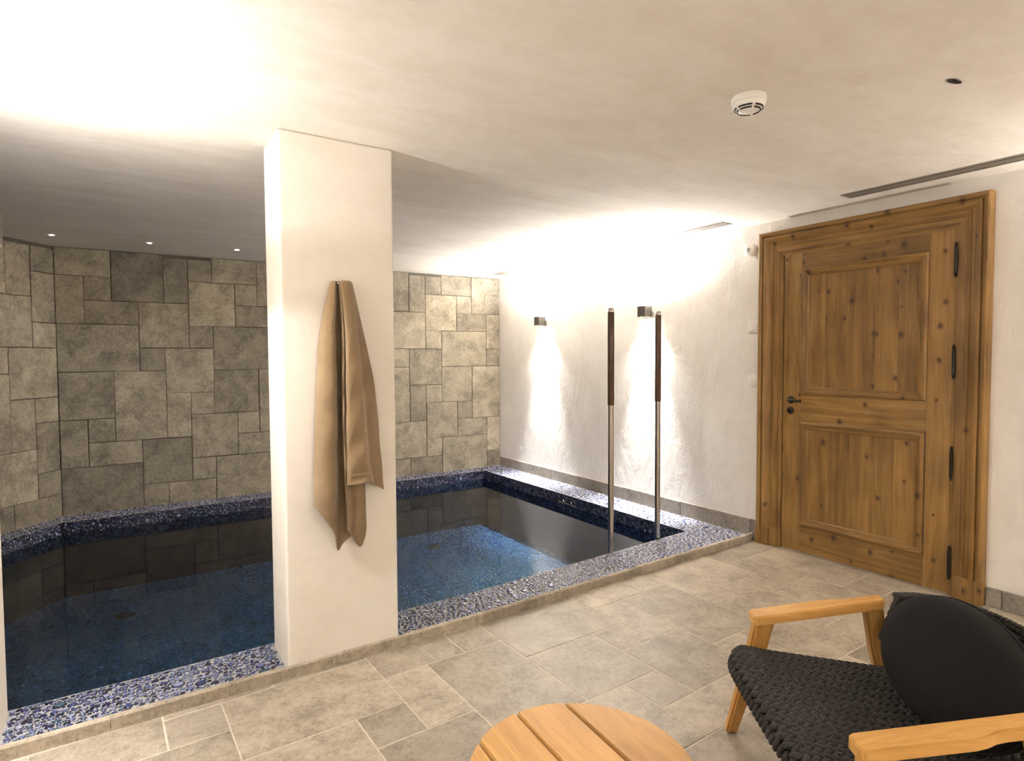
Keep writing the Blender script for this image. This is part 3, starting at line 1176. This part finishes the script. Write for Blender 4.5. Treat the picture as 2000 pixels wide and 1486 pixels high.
def wall_lamp(y_or_pos, label, normal, up=LAMP_UP, down=LAMP_DOWN, core=10.0, wide=96, flat=0.5, ucore=3.2, group='up and down wall lamps'):
    """box lamp on a short stem; `normal` = angle of the outward wall normal; position = point on the wall"""
    t = empty('wall_lamp', y_or_pos, normal, label, 'wall lamp', group)
    lathe_obj('wall_plate', [(0, 0.006), (0.020, 0.006), (0.022, 0.0)], M_LAMP, t, (0, 0, -0.008), 20, 'x')
    lathe_obj('stem', [(0.007, 0.005), (0.007, 0.034)], M_LAMP, t, (0, 0, -0.008), 12, 'x')
    bm = bmesh.new()
    # hollow square body
    for a, b, c, d in ((0.032, 0.036, -0.044, 0.044), (0.116, 0.120, -0.044, 0.044), (0.036, 0.116, -0.044, -0.040), (0.036, 0.116, 0.040, 0.044)):
        bm_box(bm, a, b, c, d, -0.046, 0.046, 0.0008)
    bm_box(bm, 0.036, 0.116, -0.040, 0.040, -0.030, 0.030)
    hs = bm_obj('housing', bm, M_LAMP, t)
    for s in (1, -1):
        lathe_obj('lens', [(0, 0.003), (0.026, 0.003), (0.030, 0.0)], M_LENS, hs, (0.076, 0, s * 0.0305), 20, 'z' if s > 0 else '-z')
        parts = [(up, 178, flat), (up * ucore, 78, 1.0)] if s > 0 else [(down, wide, flat + 0.4 if flat > 0.4 else flat), (down * core, 46, 1.0)]
        for en, ang, bl in parts:
            ld = bpy.data.lights.new('lamp_beam', 'SPOT')
            ld.energy = en
            ld.color = WARM
            ld.spot_size = rad(ang)
            ld.spot_blend = bl
            ld.shadow_soft_size = 0.022
            lo = bpy.data.objects.new('lamp_beam', ld)
            lo.location = (0.076, 0, s * 0.048)
            lo.rotation_euler = (PI, 0, 0) if s > 0 else (0, 0, 0)
            link(lo, t)
    return t


wall_lamp((XW, 5.272, 1.752), 'small dark box lamp on the plaster wall, nearest the stone wall corner', PI)
wall_lamp((XW, 3.719, 1.755), 'small dark box lamp on the plaster wall, behind the two handrail posts', PI)
wall_lamp((XW, 0.20, 1.755), 'assumed box lamp on the plaster wall, unseen beyond the door at the right', PI, 22, 6, 3.0, 120)  # assumed source out of view, lights the ceiling and floor at the right
wall_lamp((-0.40, 2.30, 1.755), 'small dark box lamp on the left wall beside the pool', 0.0, 22, 29, 1.4, 172, 0.15, 0.9)
wall_lamp((0.6, -2.0, 1.755), 'assumed box lamp added behind the viewer for room light, left one', PI / 2, 38, 4, 2.0, 120)  # unseen fill light, added on the rear wall to brighten the room
wall_lamp((2.6, -2.0, 1.755), 'assumed box lamp added behind the viewer for room light, right one', PI / 2, 38, 4, 2.0, 120)  # second added rear fill, also out of view

# wall alarm, switch, blank cover
al = empty('wall_alarm', (XW, 2.708, 2.138), 0, 'round white alarm unit on the wall beside the top of the door casing', 'alarm')
lathe_obj('back_plate', [(0, 0.012), (0.040, 0.012), (0.042, 0.0)], M_WHITE, al, (0, 0, 0), 28, '-x')
lathe_obj('body', [(0, 0.058), (0.034, 0.058), (0.043, 0.052), (0.046, 0.044), (0.046, 0.018), (0.044, 0.014), (0.038, 0.012)], M_WHITE, al, (0, 0, 0), 28, '-x')
em = bmesh.new()
for a, b, c, d in ((-0.011, -0.007, -0.010, 0.010), (0.007, 0.011, -0.012, 0.008), (-0.011, 0.011, 0.007, 0.011), (-0.009, 0.009, -0.012, -0.008), (-0.003, 0.003, -0.002, 0.004)):
    bm_box(em, -0.0592, -0.0578, a, b, c, d)
bm_obj('emblem', em, simple('grey print', (0.18, 0.15, 0.13), 0.6), al)['label'] = 'small grey square emblem'
sw = empty('light_switch', (XW, 2.699, 1.577), 0, 'square white light switch on the wall left of the door', 'light switch')
box('frame', -0.010, 0.0, -0.042, 0.042, -0.042, 0.042, M_WHITE, sw, 0.003, 2)
box('rocker', -0.016, -0.009, -0.009, 0.028, -0.028, 0.028, M_WHITE, sw, 0.002, 2)
box('rocker', -0.015, -0.009, -0.028, -0.010, -0.028, 0.028, M_WHITE, sw, 0.002, 2)
bc = lathe_obj('blank_cover', [(0, 0.006), (0.036, 0.006), (0.044, 0.003), (0.045, 0.0)], M_WHITE, None, (XW, 2.702, 1.178), 32, '-x')
tag(bc, 'plain round white blank cover on the wall below the light switch', 'cover')

# ================================================================== CEILING THINGS
sd = empty('smoke_detector', (1.968, 1.385, ZC), rad(20), 'round white smoke detector with dark slots on the ceiling', 'smoke detector')
lathe_obj('base', [(0.0, 0.0), (0.060, 0.0), (0.062, 0.004), (0.062, 0.018), (0.058, 0.022), (0, 0.022)], M_WHITE, sd, (0, 0, 0), 32, '-z')
dome = lathe_obj('dome', [(0.056, 0.020), (0.060, 0.026), (0.056, 0.036), (0.040, 0.048), (0.020, 0.056), (0.0, 0.058)], M_WHITE, sd, (0, 0, 0), 32, '-z')
for k in range(5):
    for r, z, ex in ((0.0505, 0.0425, 0), (0.0415, 0.0492, 0)):
        a0 = 2 * PI * k / 5 + 0.12
        a1 = a0 + 2 * PI / 5 - 0.24
        v, f = [], []
        ns = 8
        for i in range(ns + 1):
            a = a0 + (a1 - a0) * i / ns
            for rr, zz in ((r - 0.0016, z + 0.0028), (r + 0.0016, z + 0.0005), (r, z - 0.004)):
                v.append((rr * math.cos(a), rr * math.sin(a), -zz))
        for i in range(ns):
            f += [(i * 3, i * 3 + 3, i * 3 + 4, i * 3 + 1), (i * 3 + 1, i * 3 + 4, i * 3 + 5, i * 3 + 2), (i * 3 + 2, i * 3 + 5, i * 3 + 3, i * 3)]
        obj('slot', mesh_from('slot', v, f, M_DARK), dome)


def vent(y0, y1, label):
    """linear slot vent set into the ceiling"""
    t = empty('ceiling_vent', (3.675, y0, ZC), 0, label, 'vent', 'linear ceiling vents along the plaster wall')
    ln = y1 - y0
    bm = bmesh.new()
    w = 0.062
    bm_box(bm, -w, -w + 0.014, 0, ln, -0.004, 0.004, 0.001)
    bm_box(bm, w - 0.014, w, 0, ln, -0.004, 0.004, 0.001)
    bm_box(bm, -w + 0.014, w - 0.014, 0, 0.02, -0.004, 0.004, 0.001)
    bm_box(bm, -w + 0.014, w - 0.014, ln - 0.02, ln, -0.004, 0.004, 0.001)
    bm_obj('frame', bm, M_VENT, t)
    box('shaft', -w + 0.012, w - 0.012, 0.015, ln - 0.015, -0.0012, 0.006, M_VENTIN, t)
    for x in (-0.0235, 0.0, 0.0235):
        box('slat', x - 0.0055, x + 0.0055, 0.018, ln - 0.018, -0.005, 0.004, M_VENT, t, 0.0015)
    return t


vent(0.55, 1.92, 'slotted linear ceiling vent over the door, at the right edge')
vent(2.755, 4.00, 'slotted linear ceiling vent above the handrail posts')
vent(4.75, 5.92, 'slotted linear ceiling vent nearest the stone wall')


def spot(x, y, label, lit=True):
    t = empty('ceiling_spotlight', (x, y, ZC), 0, label, 'spotlight', 'recessed spotlights over the pool')
    lathe_obj('trim_ring', [(0.014, 0.0), (0.014, 0.004), (0.024, 0.004), (0.027, 0.0)], M_WHITE, t, (0, 0, 0), 20, '-z')
    lathe_obj('bulb', [(0.0135, 0.0), (0.012, 0.004), (0.0, 0.006)], M_SPOT if lit else M_DIM, t, (0, 0, 0), 16, '-z')
    ld = bpy.data.lights.new('spot_beam', 'SPOT')
    ld.energy = 7.0 if lit else 4.0
    ld.color = WARM
    ld.spot_size = rad(104)
    ld.spot_blend = 1.0
    ld.shadow_soft_size = 0.012
    lo = bpy.data.objects.new('spot_beam', ld)
    lo.location = (0, 0, -0.02)
    link(lo, t)


spot(-0.401, 5.77, 'tiny glowing ceiling spotlight over the pool, leftmost')
spot(0.239, 5.755, 'tiny glowing ceiling spotlight over the pool, second from the left')
spot(0.893, 5.72, 'tiny glowing ceiling spotlight just left of the pillar')
spot(2.802, 5.70, 'tiny pale ceiling spotlight right of the pillar', False)

# ================================================================== HANDRAIL POSTS
for i, (x, y, lab) in enumerate([(2.783, 3.0, 'steel handrail post with dark brown wooden grip, left one in the pool'),
                                 (3.281, 3.04, 'steel handrail post with brown wooden grip, right one before the lit wall lamp')]):
    t = empty('handrail_post', (x, y, ZPF), 0, lab, 'handrail', 'two handrail posts at the pool entry')
    y2 = max(0.0, 0.0)
    lathe_obj('base_flange', [(0.0, 0.008), (0.045, 0.008), (0.05, 0.0)], M_STEEL, t, (0, 0, 0.005), 20)
    lathe_obj('pole', [(0.0195, 0.005), (0.0195, 1.04 - ZPF)], M_STEEL, t, (0, 0, 0), 24)
    lathe_obj('grip', [(0.0195, 1.035 - ZPF), (0.0225, 1.04 - ZPF), (0.0225, 1.663 - ZPF), (0.0195, 1.668 - ZPF)], M_BROWN, t, (0, 0, 0), 24)
    lathe_obj('end_cap', [(0.0205, 1.664 - ZPF), (0.0205, 1.688 - ZPF), (0.018, 1.692 - ZPF), (0.0, 1.693 - ZPF)], M_CHROME, t, (0, 0, 0), 24)

# ================================================================== TOWEL
def zz(u, v):
    return 560 + u / 2.5625, 520 + v / 2.5625


SHEET_A = [
    [(222, 78, .006), (165, 330, .008), (150, 600, .008), (138, 900, .008), (136, 1195, .010)],
    [(224, 76, .026), (172, 330, .036), (156, 600, .044), (142, 900, .044), (140, 1205, .040)],
    [(232, 74, .040), (196, 330, .066), (190, 600, .076), (176, 900, .080), (172, 1245, .070)],
    [(240, 74, .042), (228, 330, .078), (230, 600, .086), (222, 900, .090), (215, 1300, .078)],
    [(242, 74, .040), (240, 330, .062), (246, 600, .068), (248, 900, .072), (244, 1345, .058)],
    [(245, 74, .020), (246, 330, .014), (252, 600, .012), (254, 900, .012), (255, 1420, .024)],
    [(250, 74, .012), (260, 330, .009), (266, 600, .009), (269, 900, .009), (281, 1385, .014)],
    [(258, 74, .018), (273, 330, .016), (277, 600, .016), (281, 900, .018), (322, 1345, .024)],
    [(264, 74, .040), (282, 330, .072), (282, 600, .078), (288, 900, .080), (304, 1318, .056)],
    [(268, 74, .034), (292, 360, .046), (296, 600, .046), (302, 900, .046), (322, 1305, .034)],
    [(278, 74, .026), (300, 360, .026), (310, 600, .026), (318, 900, .028), (332, 1345, .026)],
    [(290, 74, .030), (312, 360, .034), (332, 600, .038), (350, 900, .044), (370, 1405, .040)],
    [(304, 74, .024), (326, 360, .024), (352, 600, .026), (376, 900, .030), (398, 1315, .024)],
    [(312, 76, .016), (338, 360, .014), (362, 600, .014), (384, 900, .014), (386, 1190, .012)],
]
SHEET_B = [
    [(268, 73, .040), (292, 330, .066), (297, 600, .074), (299, 900, .078), (304, 1098, .080)],
    [(278, 72, .050), (302, 330, .084), (312, 600, .092), (318, 900, .094), (328, 1096, .094)],
    [(300, 72, .050), (328, 330, .084), (346, 600, .090), (360, 900, .094), (374, 1088, .094)],
    [(318, 76, .044), (348, 330, .072), (373, 600, .080), (398, 900, .086), (420, 1076, .086)],
    [(322, 80, .030), (353, 335, .044), (380, 600, .050), (406, 900, .052), (430, 1090, .052)],
    [(324, 83, .020), (368, 340, .030), (406, 600, .036), (436, 900, .038), (458, 1100, .038)],
    [(326, 87, .008), (386, 350, .012), (438, 600, .016), (466, 900, .020), (485, 1115, .022)],
]


def catmull(P, t):
    n = len(P)
    x = t * (n - 1)
    i = min(int(x), n - 2)
    f = x - i
    p0, p1, p2, p3 = P[max(i - 1, 0)], P[i], P[i + 1], P[min(i + 2, n - 1)]
    return 0.5 * ((2 * p1) + (-p0 + p2) * f + (2 * p0 - 5 * p1 + 4 * p2 - p3) * f * f + (-p0 + 3 * p1 - 3 * p2 + p3) * f * f * f)


def towel_sheet(cols, nu, nv, seed):
    pts = []
    for c in cols:
        col = []
        for u, v, d in c:
            px, py = zz(u, v)
            p = on_y(px, py, 2.618 - d)
            col.append(p)
        pts.append([catmull(np.array(col), k / nv) for k in range(nv + 1)])
    rr = np.random.default_rng(seed)
    V = []
    for k in range(nv + 1):
        row = np.array([pts[i][k] for i in range(len(cols))])
        for j in range(nu + 1):
            p = catmull(row, j / nu).copy()
            p[1] = min(p[1], 2.6105)
            # soft creases
            s = k / nv
            p[1] -= 0.007 * math.sin(34 * s + 9 * j / nu + seed) * s * (0.4 + 0.6 * math.sin(7 * j / nu + 3 * seed) ** 2)
            p[1] = min(p[1], 2.6105)
            V.append(p)
    f = []
    for k in range(nv):
        for j in range(nu):
            a = k * (nu + 1) + j
            f.append((a, a + 1, a + nu + 2, a + nu + 1))
    return V, f


v1, f1 = towel_sheet(SHEET_A, 78, 60, 1)
v2, f2 = towel_sheet(SHEET_B, 42, 60, 2)
tw_me = mesh_from('bath_towel', v1 + v2, f1 + [tuple(i + len(v1) for i in q) for q in f2], M_TOWEL, True)
towel = obj('bath_towel', tw_me)
sol = towel.modifiers.new('thickness', 'SOLIDIFY')
sol.thickness = 0.005
sol.offset = 0
tag(towel, 'light brown terry bath towel hanging in folds from a hook on the pillar', 'towel')
# hems: raised bands near the bottom of the front fold
hv, hf = [], []
colsB = [[on_y(*zz(u, v), 2.618 - d - 0.004) for u, v, d in c] for c in SHEET_B]
nvh = 3
for tt in (0.905, 0.918, 0.93):
    row = np.array([catmull(np.array(c), tt) for c in colsB])
    for j in range(43):
        p = catmull(row, j / 42).copy()
        p[1] -= 0.0015 if tt == 0.918 else -0.002
        hv.append(p)
for k in range(2):
    for j in range(42):
        a = k * 43 + j
        hf.append((a, a + 1, a + 44, a + 43))
obj('hem_band', mesh_from('hem_band', hv, hf, M_TOWEL, True), towel)
hook = empty('towel_hook', (0.825, 2.618, 1.690), 0, 'small steel hook on the pillar under the top of the towel', 'hook')
lathe_obj('plate', [(0, 0.005), (0.018, 0.005), (0.02, 0.0)], M_STEEL, hook, (0, 0, -0.012), 16, 'y').rotation_euler = (0, 0, PI)
tv, tf = tube_verts([(-0.036, -0.022, 0.0), (0.036, -0.022, 0.0)], [0.006, 0.006], 10)
obj('bar', mesh_from('bar', tv, tf, M_STEEL, True), hook)
tv, tf = tube_verts([(0, -0.001, -0.012), (0, -0.022, -0.002)], [0.005, 0.005], 8)
obj('arm', mesh_from('arm', tv, tf, M_STEEL, True), hook)

# ================================================================== SIDE TABLE
TZ, TC, TR = 0.42, (0.868, 1.029), 0.263
tb = empty('side_table', (TC[0], TC[1], 0), rad(-5), 'low round slatted teak side table in the foreground', 'table')
edges = [-TR, -0.168, -0.030, 0.108, TR]
for a, b in zip(edges[:-1], edges[1:]):
    a2, b2 = a + (0.0035 if a > -TR else 0), b - (0.0035 if b < TR else 0)
    n = 26
    xs = [a2 + (b2 - a2) * i / n for i in range(n + 1)]
    # outline: upper arc then lower arc
    if a <= -TR + 1e-6:
        xs = [-TR * math.cos(math.acos(max(-1, min(1, -b2 / TR))) * i / n) for i in range(n + 1)]
    elif b >= TR - 1e-6:
        xs = [TR * math.cos(math.acos(a2 / TR) * (1 - i / n)) for i in range(n + 1)]
    top = [(x, math.sqrt(max(0, TR * TR - x * x))) for x in xs]
    bot = [(x, -y) for x, y in reversed(top)]
    ol = []
    for p in top + bot:
        if not ol or math.dist(p, ol[-1]) > 1e-4:
            ol.append(p)
    if math.dist(ol[0], ol[-1]) < 1e-4:
        ol.pop()
    bm = bmesh.new()
    fc = bm.faces.new([bm.verts.new((x, y, TZ)) for x, y in ol])
    ex = bmesh.ops.extrude_face_region(bm, geom=[fc])
    for v in ex['geom']:
        if isinstance(v, bmesh.types.BMVert):
            v.co.z = TZ - 0.024
    es = [e for e in bm.edges if all(abs(v.co.z - TZ) < 1e-6 for v in e.verts)]
    bmesh.ops.bevel(bm, geom=es, offset=0.003, segments=2, affect='EDGES')
    bm_obj('slat', bm, M_TEAK_T, tb)
box('crossbar', -0.20, 0.20, 0.06, 0.11, TZ - 0.046, TZ - 0.0242, M_TEAK_Y, tb, 0.003)
box('crossbar', -0.20, 0.20, -0.11, -0.06, TZ - 0.046, TZ - 0.0242, M_TEAK_Y, tb, 0.003)
for sx_ in (-1, 1):
    for sy_ in (-1, 1):
        tv, tf = tube_verts([(sx_ * 0.14, sy_ * 0.085, TZ - 0.045), (sx_ * 0.19, sy_ * 0.16, 0.0)], [0.02, 0.014], 14)
        obj('leg', mesh_from('leg', tv, tf, M_TEAK_Z, True), tb)

# ================================================================== LOUNGE CHAIR
# local: +y forward (facing the pool), +x the chair's right (far from the camera)
ch = empty('lounge_chair', (1.584, 0.942, 0), math.atan2(0.598, -0.802) - PI / 2, 'teak lounge armchair with black woven rope seat, at the lower right', 'armchair')


def seat_pt(u, v):
    """u -1..1 across, v 0 (front) .. 1 (back)"""
    y = 0.112 - 0.64 * v
    hw = 0.325 - 0.01 * v
    x = hw * u
    z = 0.393 - 0.062 * min(v / 0.8, 1.0) - 0.022 * (1 - u * u) * math.sin(PI * min(v, 1.0))
    fr = max(0, 0.06 - v) / 0.06
    z -= 0.020 * fr * fr
    y -= 0.05 * (abs(u) ** 6) * max(0, 1 - v * 5)
    z -= 0.012 * abs(u) ** 8
    return Vector((x, y, z))


def surf_frame(fn, u, v, e=0.01):
    p = fn(u, v)
    du = (fn(u + e, v) - fn(u - e, v)).normalized()
    dv = (fn(u, v + e) - fn(u, v - e)).normalized()
    n = du.cross(dv).normalized()
    return p, du, dv, n


def capsule(V, Fc, c, ax, nrm, ln, r, flat=0.7):
    """a short fat rope stitch: 6-sided, tapered ends"""
    side = ax.cross(nrm).normalized()
    b = len(V)
    prof_ = [(-0.5, 0.25), (-0.36, 0.8), (0.0, 1.0), (0.36, 0.8), (0.5, 0.25)]
    for s, k in prof_:
        for i in range(6):
            a = 2 * PI * i / 6
            V.append(c + ax * (ln * s) + side * (math.cos(a) * r * k) + nrm * (math.sin(a) * r * k * flat))
    for i in range(len(prof_) - 1):
        for k in range(6):
            k2 = (k + 1) % 6
            Fc.append((b + i * 6 + k, b + i * 6 + k2, b + i * 6 + 6 + k2, b + i * 6 + 6 + k))
    Fc.append(tuple(b + i for i in range(5, -1, -1)))
    Fc.append(tuple(b + 24 + i for i in range(6)))


V, Fc = [], []
NC, NR = 17, 25
for c in range(NC):
    for r_ in range(NR):
        for h in (-1, 1):
            u = -1 + (c + 0.5 + 0.23 * h) * 2 / NC
            v = (r_ + 0.5 + (0.25 if h > 0 else 0)) / NR
            p, du, dv, n = surf_frame(seat_pt, u, v)
            if n.z < 0:
                n = -n
            ax = (dv * 0.80 + du * 0.60 * h).normalized()
            capsule(V, Fc, p + n * 0.003, ax, n, 0.040, 0.0108, 1.0)
# rope wound round the side edges and over the front lip
for s in (-1, 1):
    for r_ in range(25):
        v = (r_ + 0.5) / 25
        p, du, dv, n = surf_frame(seat_pt, s, v)
        capsule(V, Fc, p + Vector((0.004 * s, 0, -0.008)), (Vector((0.5 * s, 0, -1)) + dv * 0.3).normalized(), Vector((s, 0, 0.5)).normalized(), 0.036, 0.0135, 0.9)
for c in range(26):
    u = -0.97 + 1.94 * c / 25
    p, du, dv, n = surf_frame(seat_pt, u, 0.0)
    capsule(V, Fc, p + Vector((0, 0.004, -0.010)), Vector((0, 0.35, -1)).normalized(), Vector((0, 1, 0.35)).normalized(), 0.036, 0.0105, 0.9)
seat = obj('woven_seat', mesh_from('woven_seat', V, Fc, M_ROPE, True), ch)
seat['label'] = 'black knitted rope seat'
# solid core under the weave
V, Fc = [], []
nu, nv = 16, 16
for lay in (0, 1):
    for i in range(nu + 1):
        for j in range(nv + 1):
            p = seat_pt(-1 + 2 * i / nu, j / nv)
            V.append(p + Vector((0, 0, -0.002 - 0.020 * lay)))
W_ = nv + 1
S_ = (nu + 1) * W_
for i in range(nu):
    for j in range(nv):
        a = i * W_ + j
        Fc.append((a, a + W_, a + W_ + 1, a + 1))
        Fc.append((S_ + a, S_ + a + 1, S_ + a + W_ + 1, S_ + a + W_))
for i in range(nu):
    Fc.append((i * W_, S_ + i * W_, S_ + (i + 1) * W_, (i + 1) * W_))
    Fc.append((i * W_ + nv, (i + 1) * W_ + nv, S_ + (i + 1) * W_ + nv, S_ + i * W_ + nv))
for j in range(nv):
    Fc.append((j, j + 1, S_ + j + 1, S_ + j))
    Fc.append((nu * W_ + j, S_ + nu * W_ + j, S_ + nu * W_ + j + 1, nu * W_ + j + 1))
obj('seat_core', mesh_from('seat_core', V, Fc, M_ROPE_IN, True), ch)


# backrest: woven band curving from arm to arm
def back_pt(u, v):
    """u -1..1 round the back, v 0 bottom .. 1 top"""
    a = u * PI / 2
    x = 0.310 * math.sin(a) * (1.0 - 0.02 * v)
    y = -0.392 - 0.190 * max(0.0, math.cos(a)) ** 0.8 - 0.050 * v
    z = 0.425 + 0.150 * v + 0.02 * math.cos(a)
    return Vector((x, y, z))


V, Fc = [], []
for r_ in range(9):
    for c in range(46):
        u = -0.97 + 1.94 * (c + 0.5 * (r_ % 2)) / 46
        v = (r_ + 0.5) / 9
        p, du, dv, n = surf_frame(back_pt, u, v)
        if n.dot(Vector((p.x, p.y + 0.42, 0))) > 0:
            n = -n
        for sgn in (1, -1):
            capsule(V, Fc, p + n * 0.007 * sgn, du, n * sgn, 0.036, 0.0105, 0.9)
for c in range(60):
    u = -0.99 + 1.98 * c / 59
    p, du, dv, n = surf_frame(back_pt, u, 1.0)
    capsule(V, Fc, p, (n + du * 0.6).normalized(), Vector((0, 0, 1)), 0.036, 0.0105, 0.9)
for s in (-1, 1):
    for r_ in range(6):
        p, du, dv, n = surf_frame(back_pt, 0.985 * s, (r_ + 0.5) / 6)
        capsule(V, Fc, p, (dv + n * 0.25 * s).normalized(), Vector((0, 1, 0)), 0.036, 0.0125, 0.9)
bk_ = obj('woven_back', mesh_from('woven_back', V, Fc, M_ROPE, True), ch)
bk_['label'] = 'black woven rope backrest'
V, Fc = [], []
for lay in (-1, 1):
    for i in range(33):
        for j in range(5):
            p, du, dv, n = surf_frame(back_pt, max(-0.985, min(0.985, -1 + i / 16)), j / 4)
            V.append(p + n * 0.004 * lay)
for lay in (0, 1):
    for i in range(32):
        for j in range(4):
            a = lay * 165 + i * 5 + j
            Fc.append((a, a + 5, a + 6, a + 1))
obj('back_core', mesh_from('back_core', V, Fc, M_ROPE_IN, True), ch)


def tapered_bar(name, pts, sizes, m, bev=0.006):
    """square-section bar through pts with half sizes (wx, wy)"""
    bm = bmesh.new()
    rings = []
    for (p, (a, b)) in zip(pts, sizes):
        rings.append([bm.verts.new((p[0] + sx_ * a, p[1] + sy_ * b, p[2])) for sx_, sy_ in ((-1, -1), (1, -1), (1, 1), (-1, 1))])
    for r0_, r1_ in zip(rings[:-1], rings[1:]):
        for k in range(4):
            bm.faces.new((r0_[k], r0_[(k + 1) % 4], r1_[(k + 1) % 4], r1_[k]))
    bm.faces.new(rings[0])
    bm.faces.new(rings[-1])
    bmesh.ops.recalc_face_normals(bm, faces=bm.faces)
    bmesh.ops.bevel(bm, geom=list(bm.edges), offset=bev, segments=2, affect='EDGES')
    return bm_obj(name, bm, m, ch, None, False)


for s in (1, -1):
    # front leg, back leg
    tapered_bar('leg', [(s * 0.340, -0.030, 0.470), (s * 0.366, -0.016, 0.36), (s * 0.462, 0.040, 0.0)], [(0.022, 0.032), (0.022, 0.030), (0.017, 0.020)], M_TEAK_Z, 0.007)
    tapered_bar('leg', [(s * 0.340, -0.385, 0.532), (s * 0.350, -0.415, 0.36), (s * 0.392, -0.520, 0.0)], [(0.020, 0.030), (0.020, 0.028), (0.015, 0.018)], M_TEAK_Z, 0.007)
    # armrest: plank wide in front, cut back on the outside towards the rear
    out_ = [(-0.026, 0.012), (-0.034, 0.002), (-0.034, -0.235), (-0.030, -0.262), (-0.021, -0.285), (-0.018, -0.310), (-0.018, -0.415), (0.026, -0.415), (0.034, -0.400), (0.034, 0.002), (0.026, 0.012)]
    bm = bmesh.new()
    topz = lambda y: 0.492 - y * 0.158
    fv = [bm.verts.new((s * (0.340 - a_), y, topz(y))) for a_, y in out_]
    fc = bm.faces.new(fv)
    ex = bmesh.ops.extrude_face_region(bm, geom=[fc])
    for v in ex['geom']:
        if isinstance(v, bmesh.types.BMVert):
            v.co.z -= 0.032
    bmesh.ops.recalc_face_normals(bm, faces=bm.faces)
    bmesh.ops.bevel(bm, geom=list(bm.edges), offset=0.004, segments=2, affect='EDGES')
    bm_obj('armrest', bm, M_TEAK_Y, ch)
    # seat rail from front leg to back leg, under the weave
    tv, tf = tube_verts([(s * 0.320, 0.0, 0.350), (s * 0.325, -0.42, 0.298)], [0.014, 0.014], 10)
    obj('side_rail', mesh_from('side_rail', tv, tf, M_TEAK_Y, True), ch)
tv, tf = tube_verts([(-0.34, -0.02, 0.346), (0.34, -0.02, 0.346)], [0.013, 0.013], 10)
obj('cross_rail', mesh_from('cross_rail', tv, tf, M_TEAK_Y, True), ch)
tv, tf = tube_verts([(-0.345, -0.42, 0.292), (0.345, -0.42, 0.292)], [0.013, 0.013], 10)
obj('cross_rail', mesh_from('cross_rail', tv, tf, M_TEAK_Y, True), ch)

# loose back cushion on the chair
V, Fc = [], []
nu, nv = 48, 20
CW, CHh, CT = 0.272, 0.172, 0.076
for j in range(nv + 1):
    ph = -PI / 2 + PI * j / nv
    for i in range(nu):
        th = 2 * PI * i / nu
        e_ = 2 / 2.15
        cx_ = math.copysign(abs(math.cos(th)) ** e_, math.cos(th))
        cz_ = math.copysign(abs(math.sin(th)) ** e_, math.sin(th))
        rr = max(0.0, math.cos(ph)) ** 0.42
        V.append((CW * cx_ * rr, CT * math.copysign(abs(math.sin(ph)) ** 1.0, math.sin(ph)), CHh * cz_ * rr))
for j in range(nv):
    for i in range(nu):
        i2 = (i + 1) % nu
        Fc.append((j * nu + i, j * nu + i2, (j + 1) * nu + i2, (j + 1) * nu + i))
cu = obj('cushion', mesh_from('cushion', V, Fc, M_CUSH, True))
cmat = ch.rotation_euler.to_matrix()
cloc = Vector(ch.location) + cmat @ Vector((-0.022, -0.412, 0.507))
cu.location = cloc
cu.rotation_euler = (Matrix.Rotation(ch.rotation_euler.z, 3, 'Z') @ Matrix.Rotation(rad(24), 3, 'X')).to_euler()
tag(cu, 'rounded charcoal cloth back cushion leaning in the lounge chair', 'cushion')
tv, tf = [], []
path = []
for i in range(65):
    th = 2 * PI * i / 64
    e_ = 2 / 2.15
    path.append((CW * 1.004 * math.copysign(abs(math.cos(th)) ** e_, math.cos(th)), 0, CHh * 1.004 * math.copysign(abs(math.sin(th)) ** e_, math.sin(th))))
tv, tf = tube_verts(path, [0.004] * 65, 6, False)
obj('piping', mesh_from('piping', tv, tf, M_CUSH, True), cu)
bpy.context.view_layer.update()
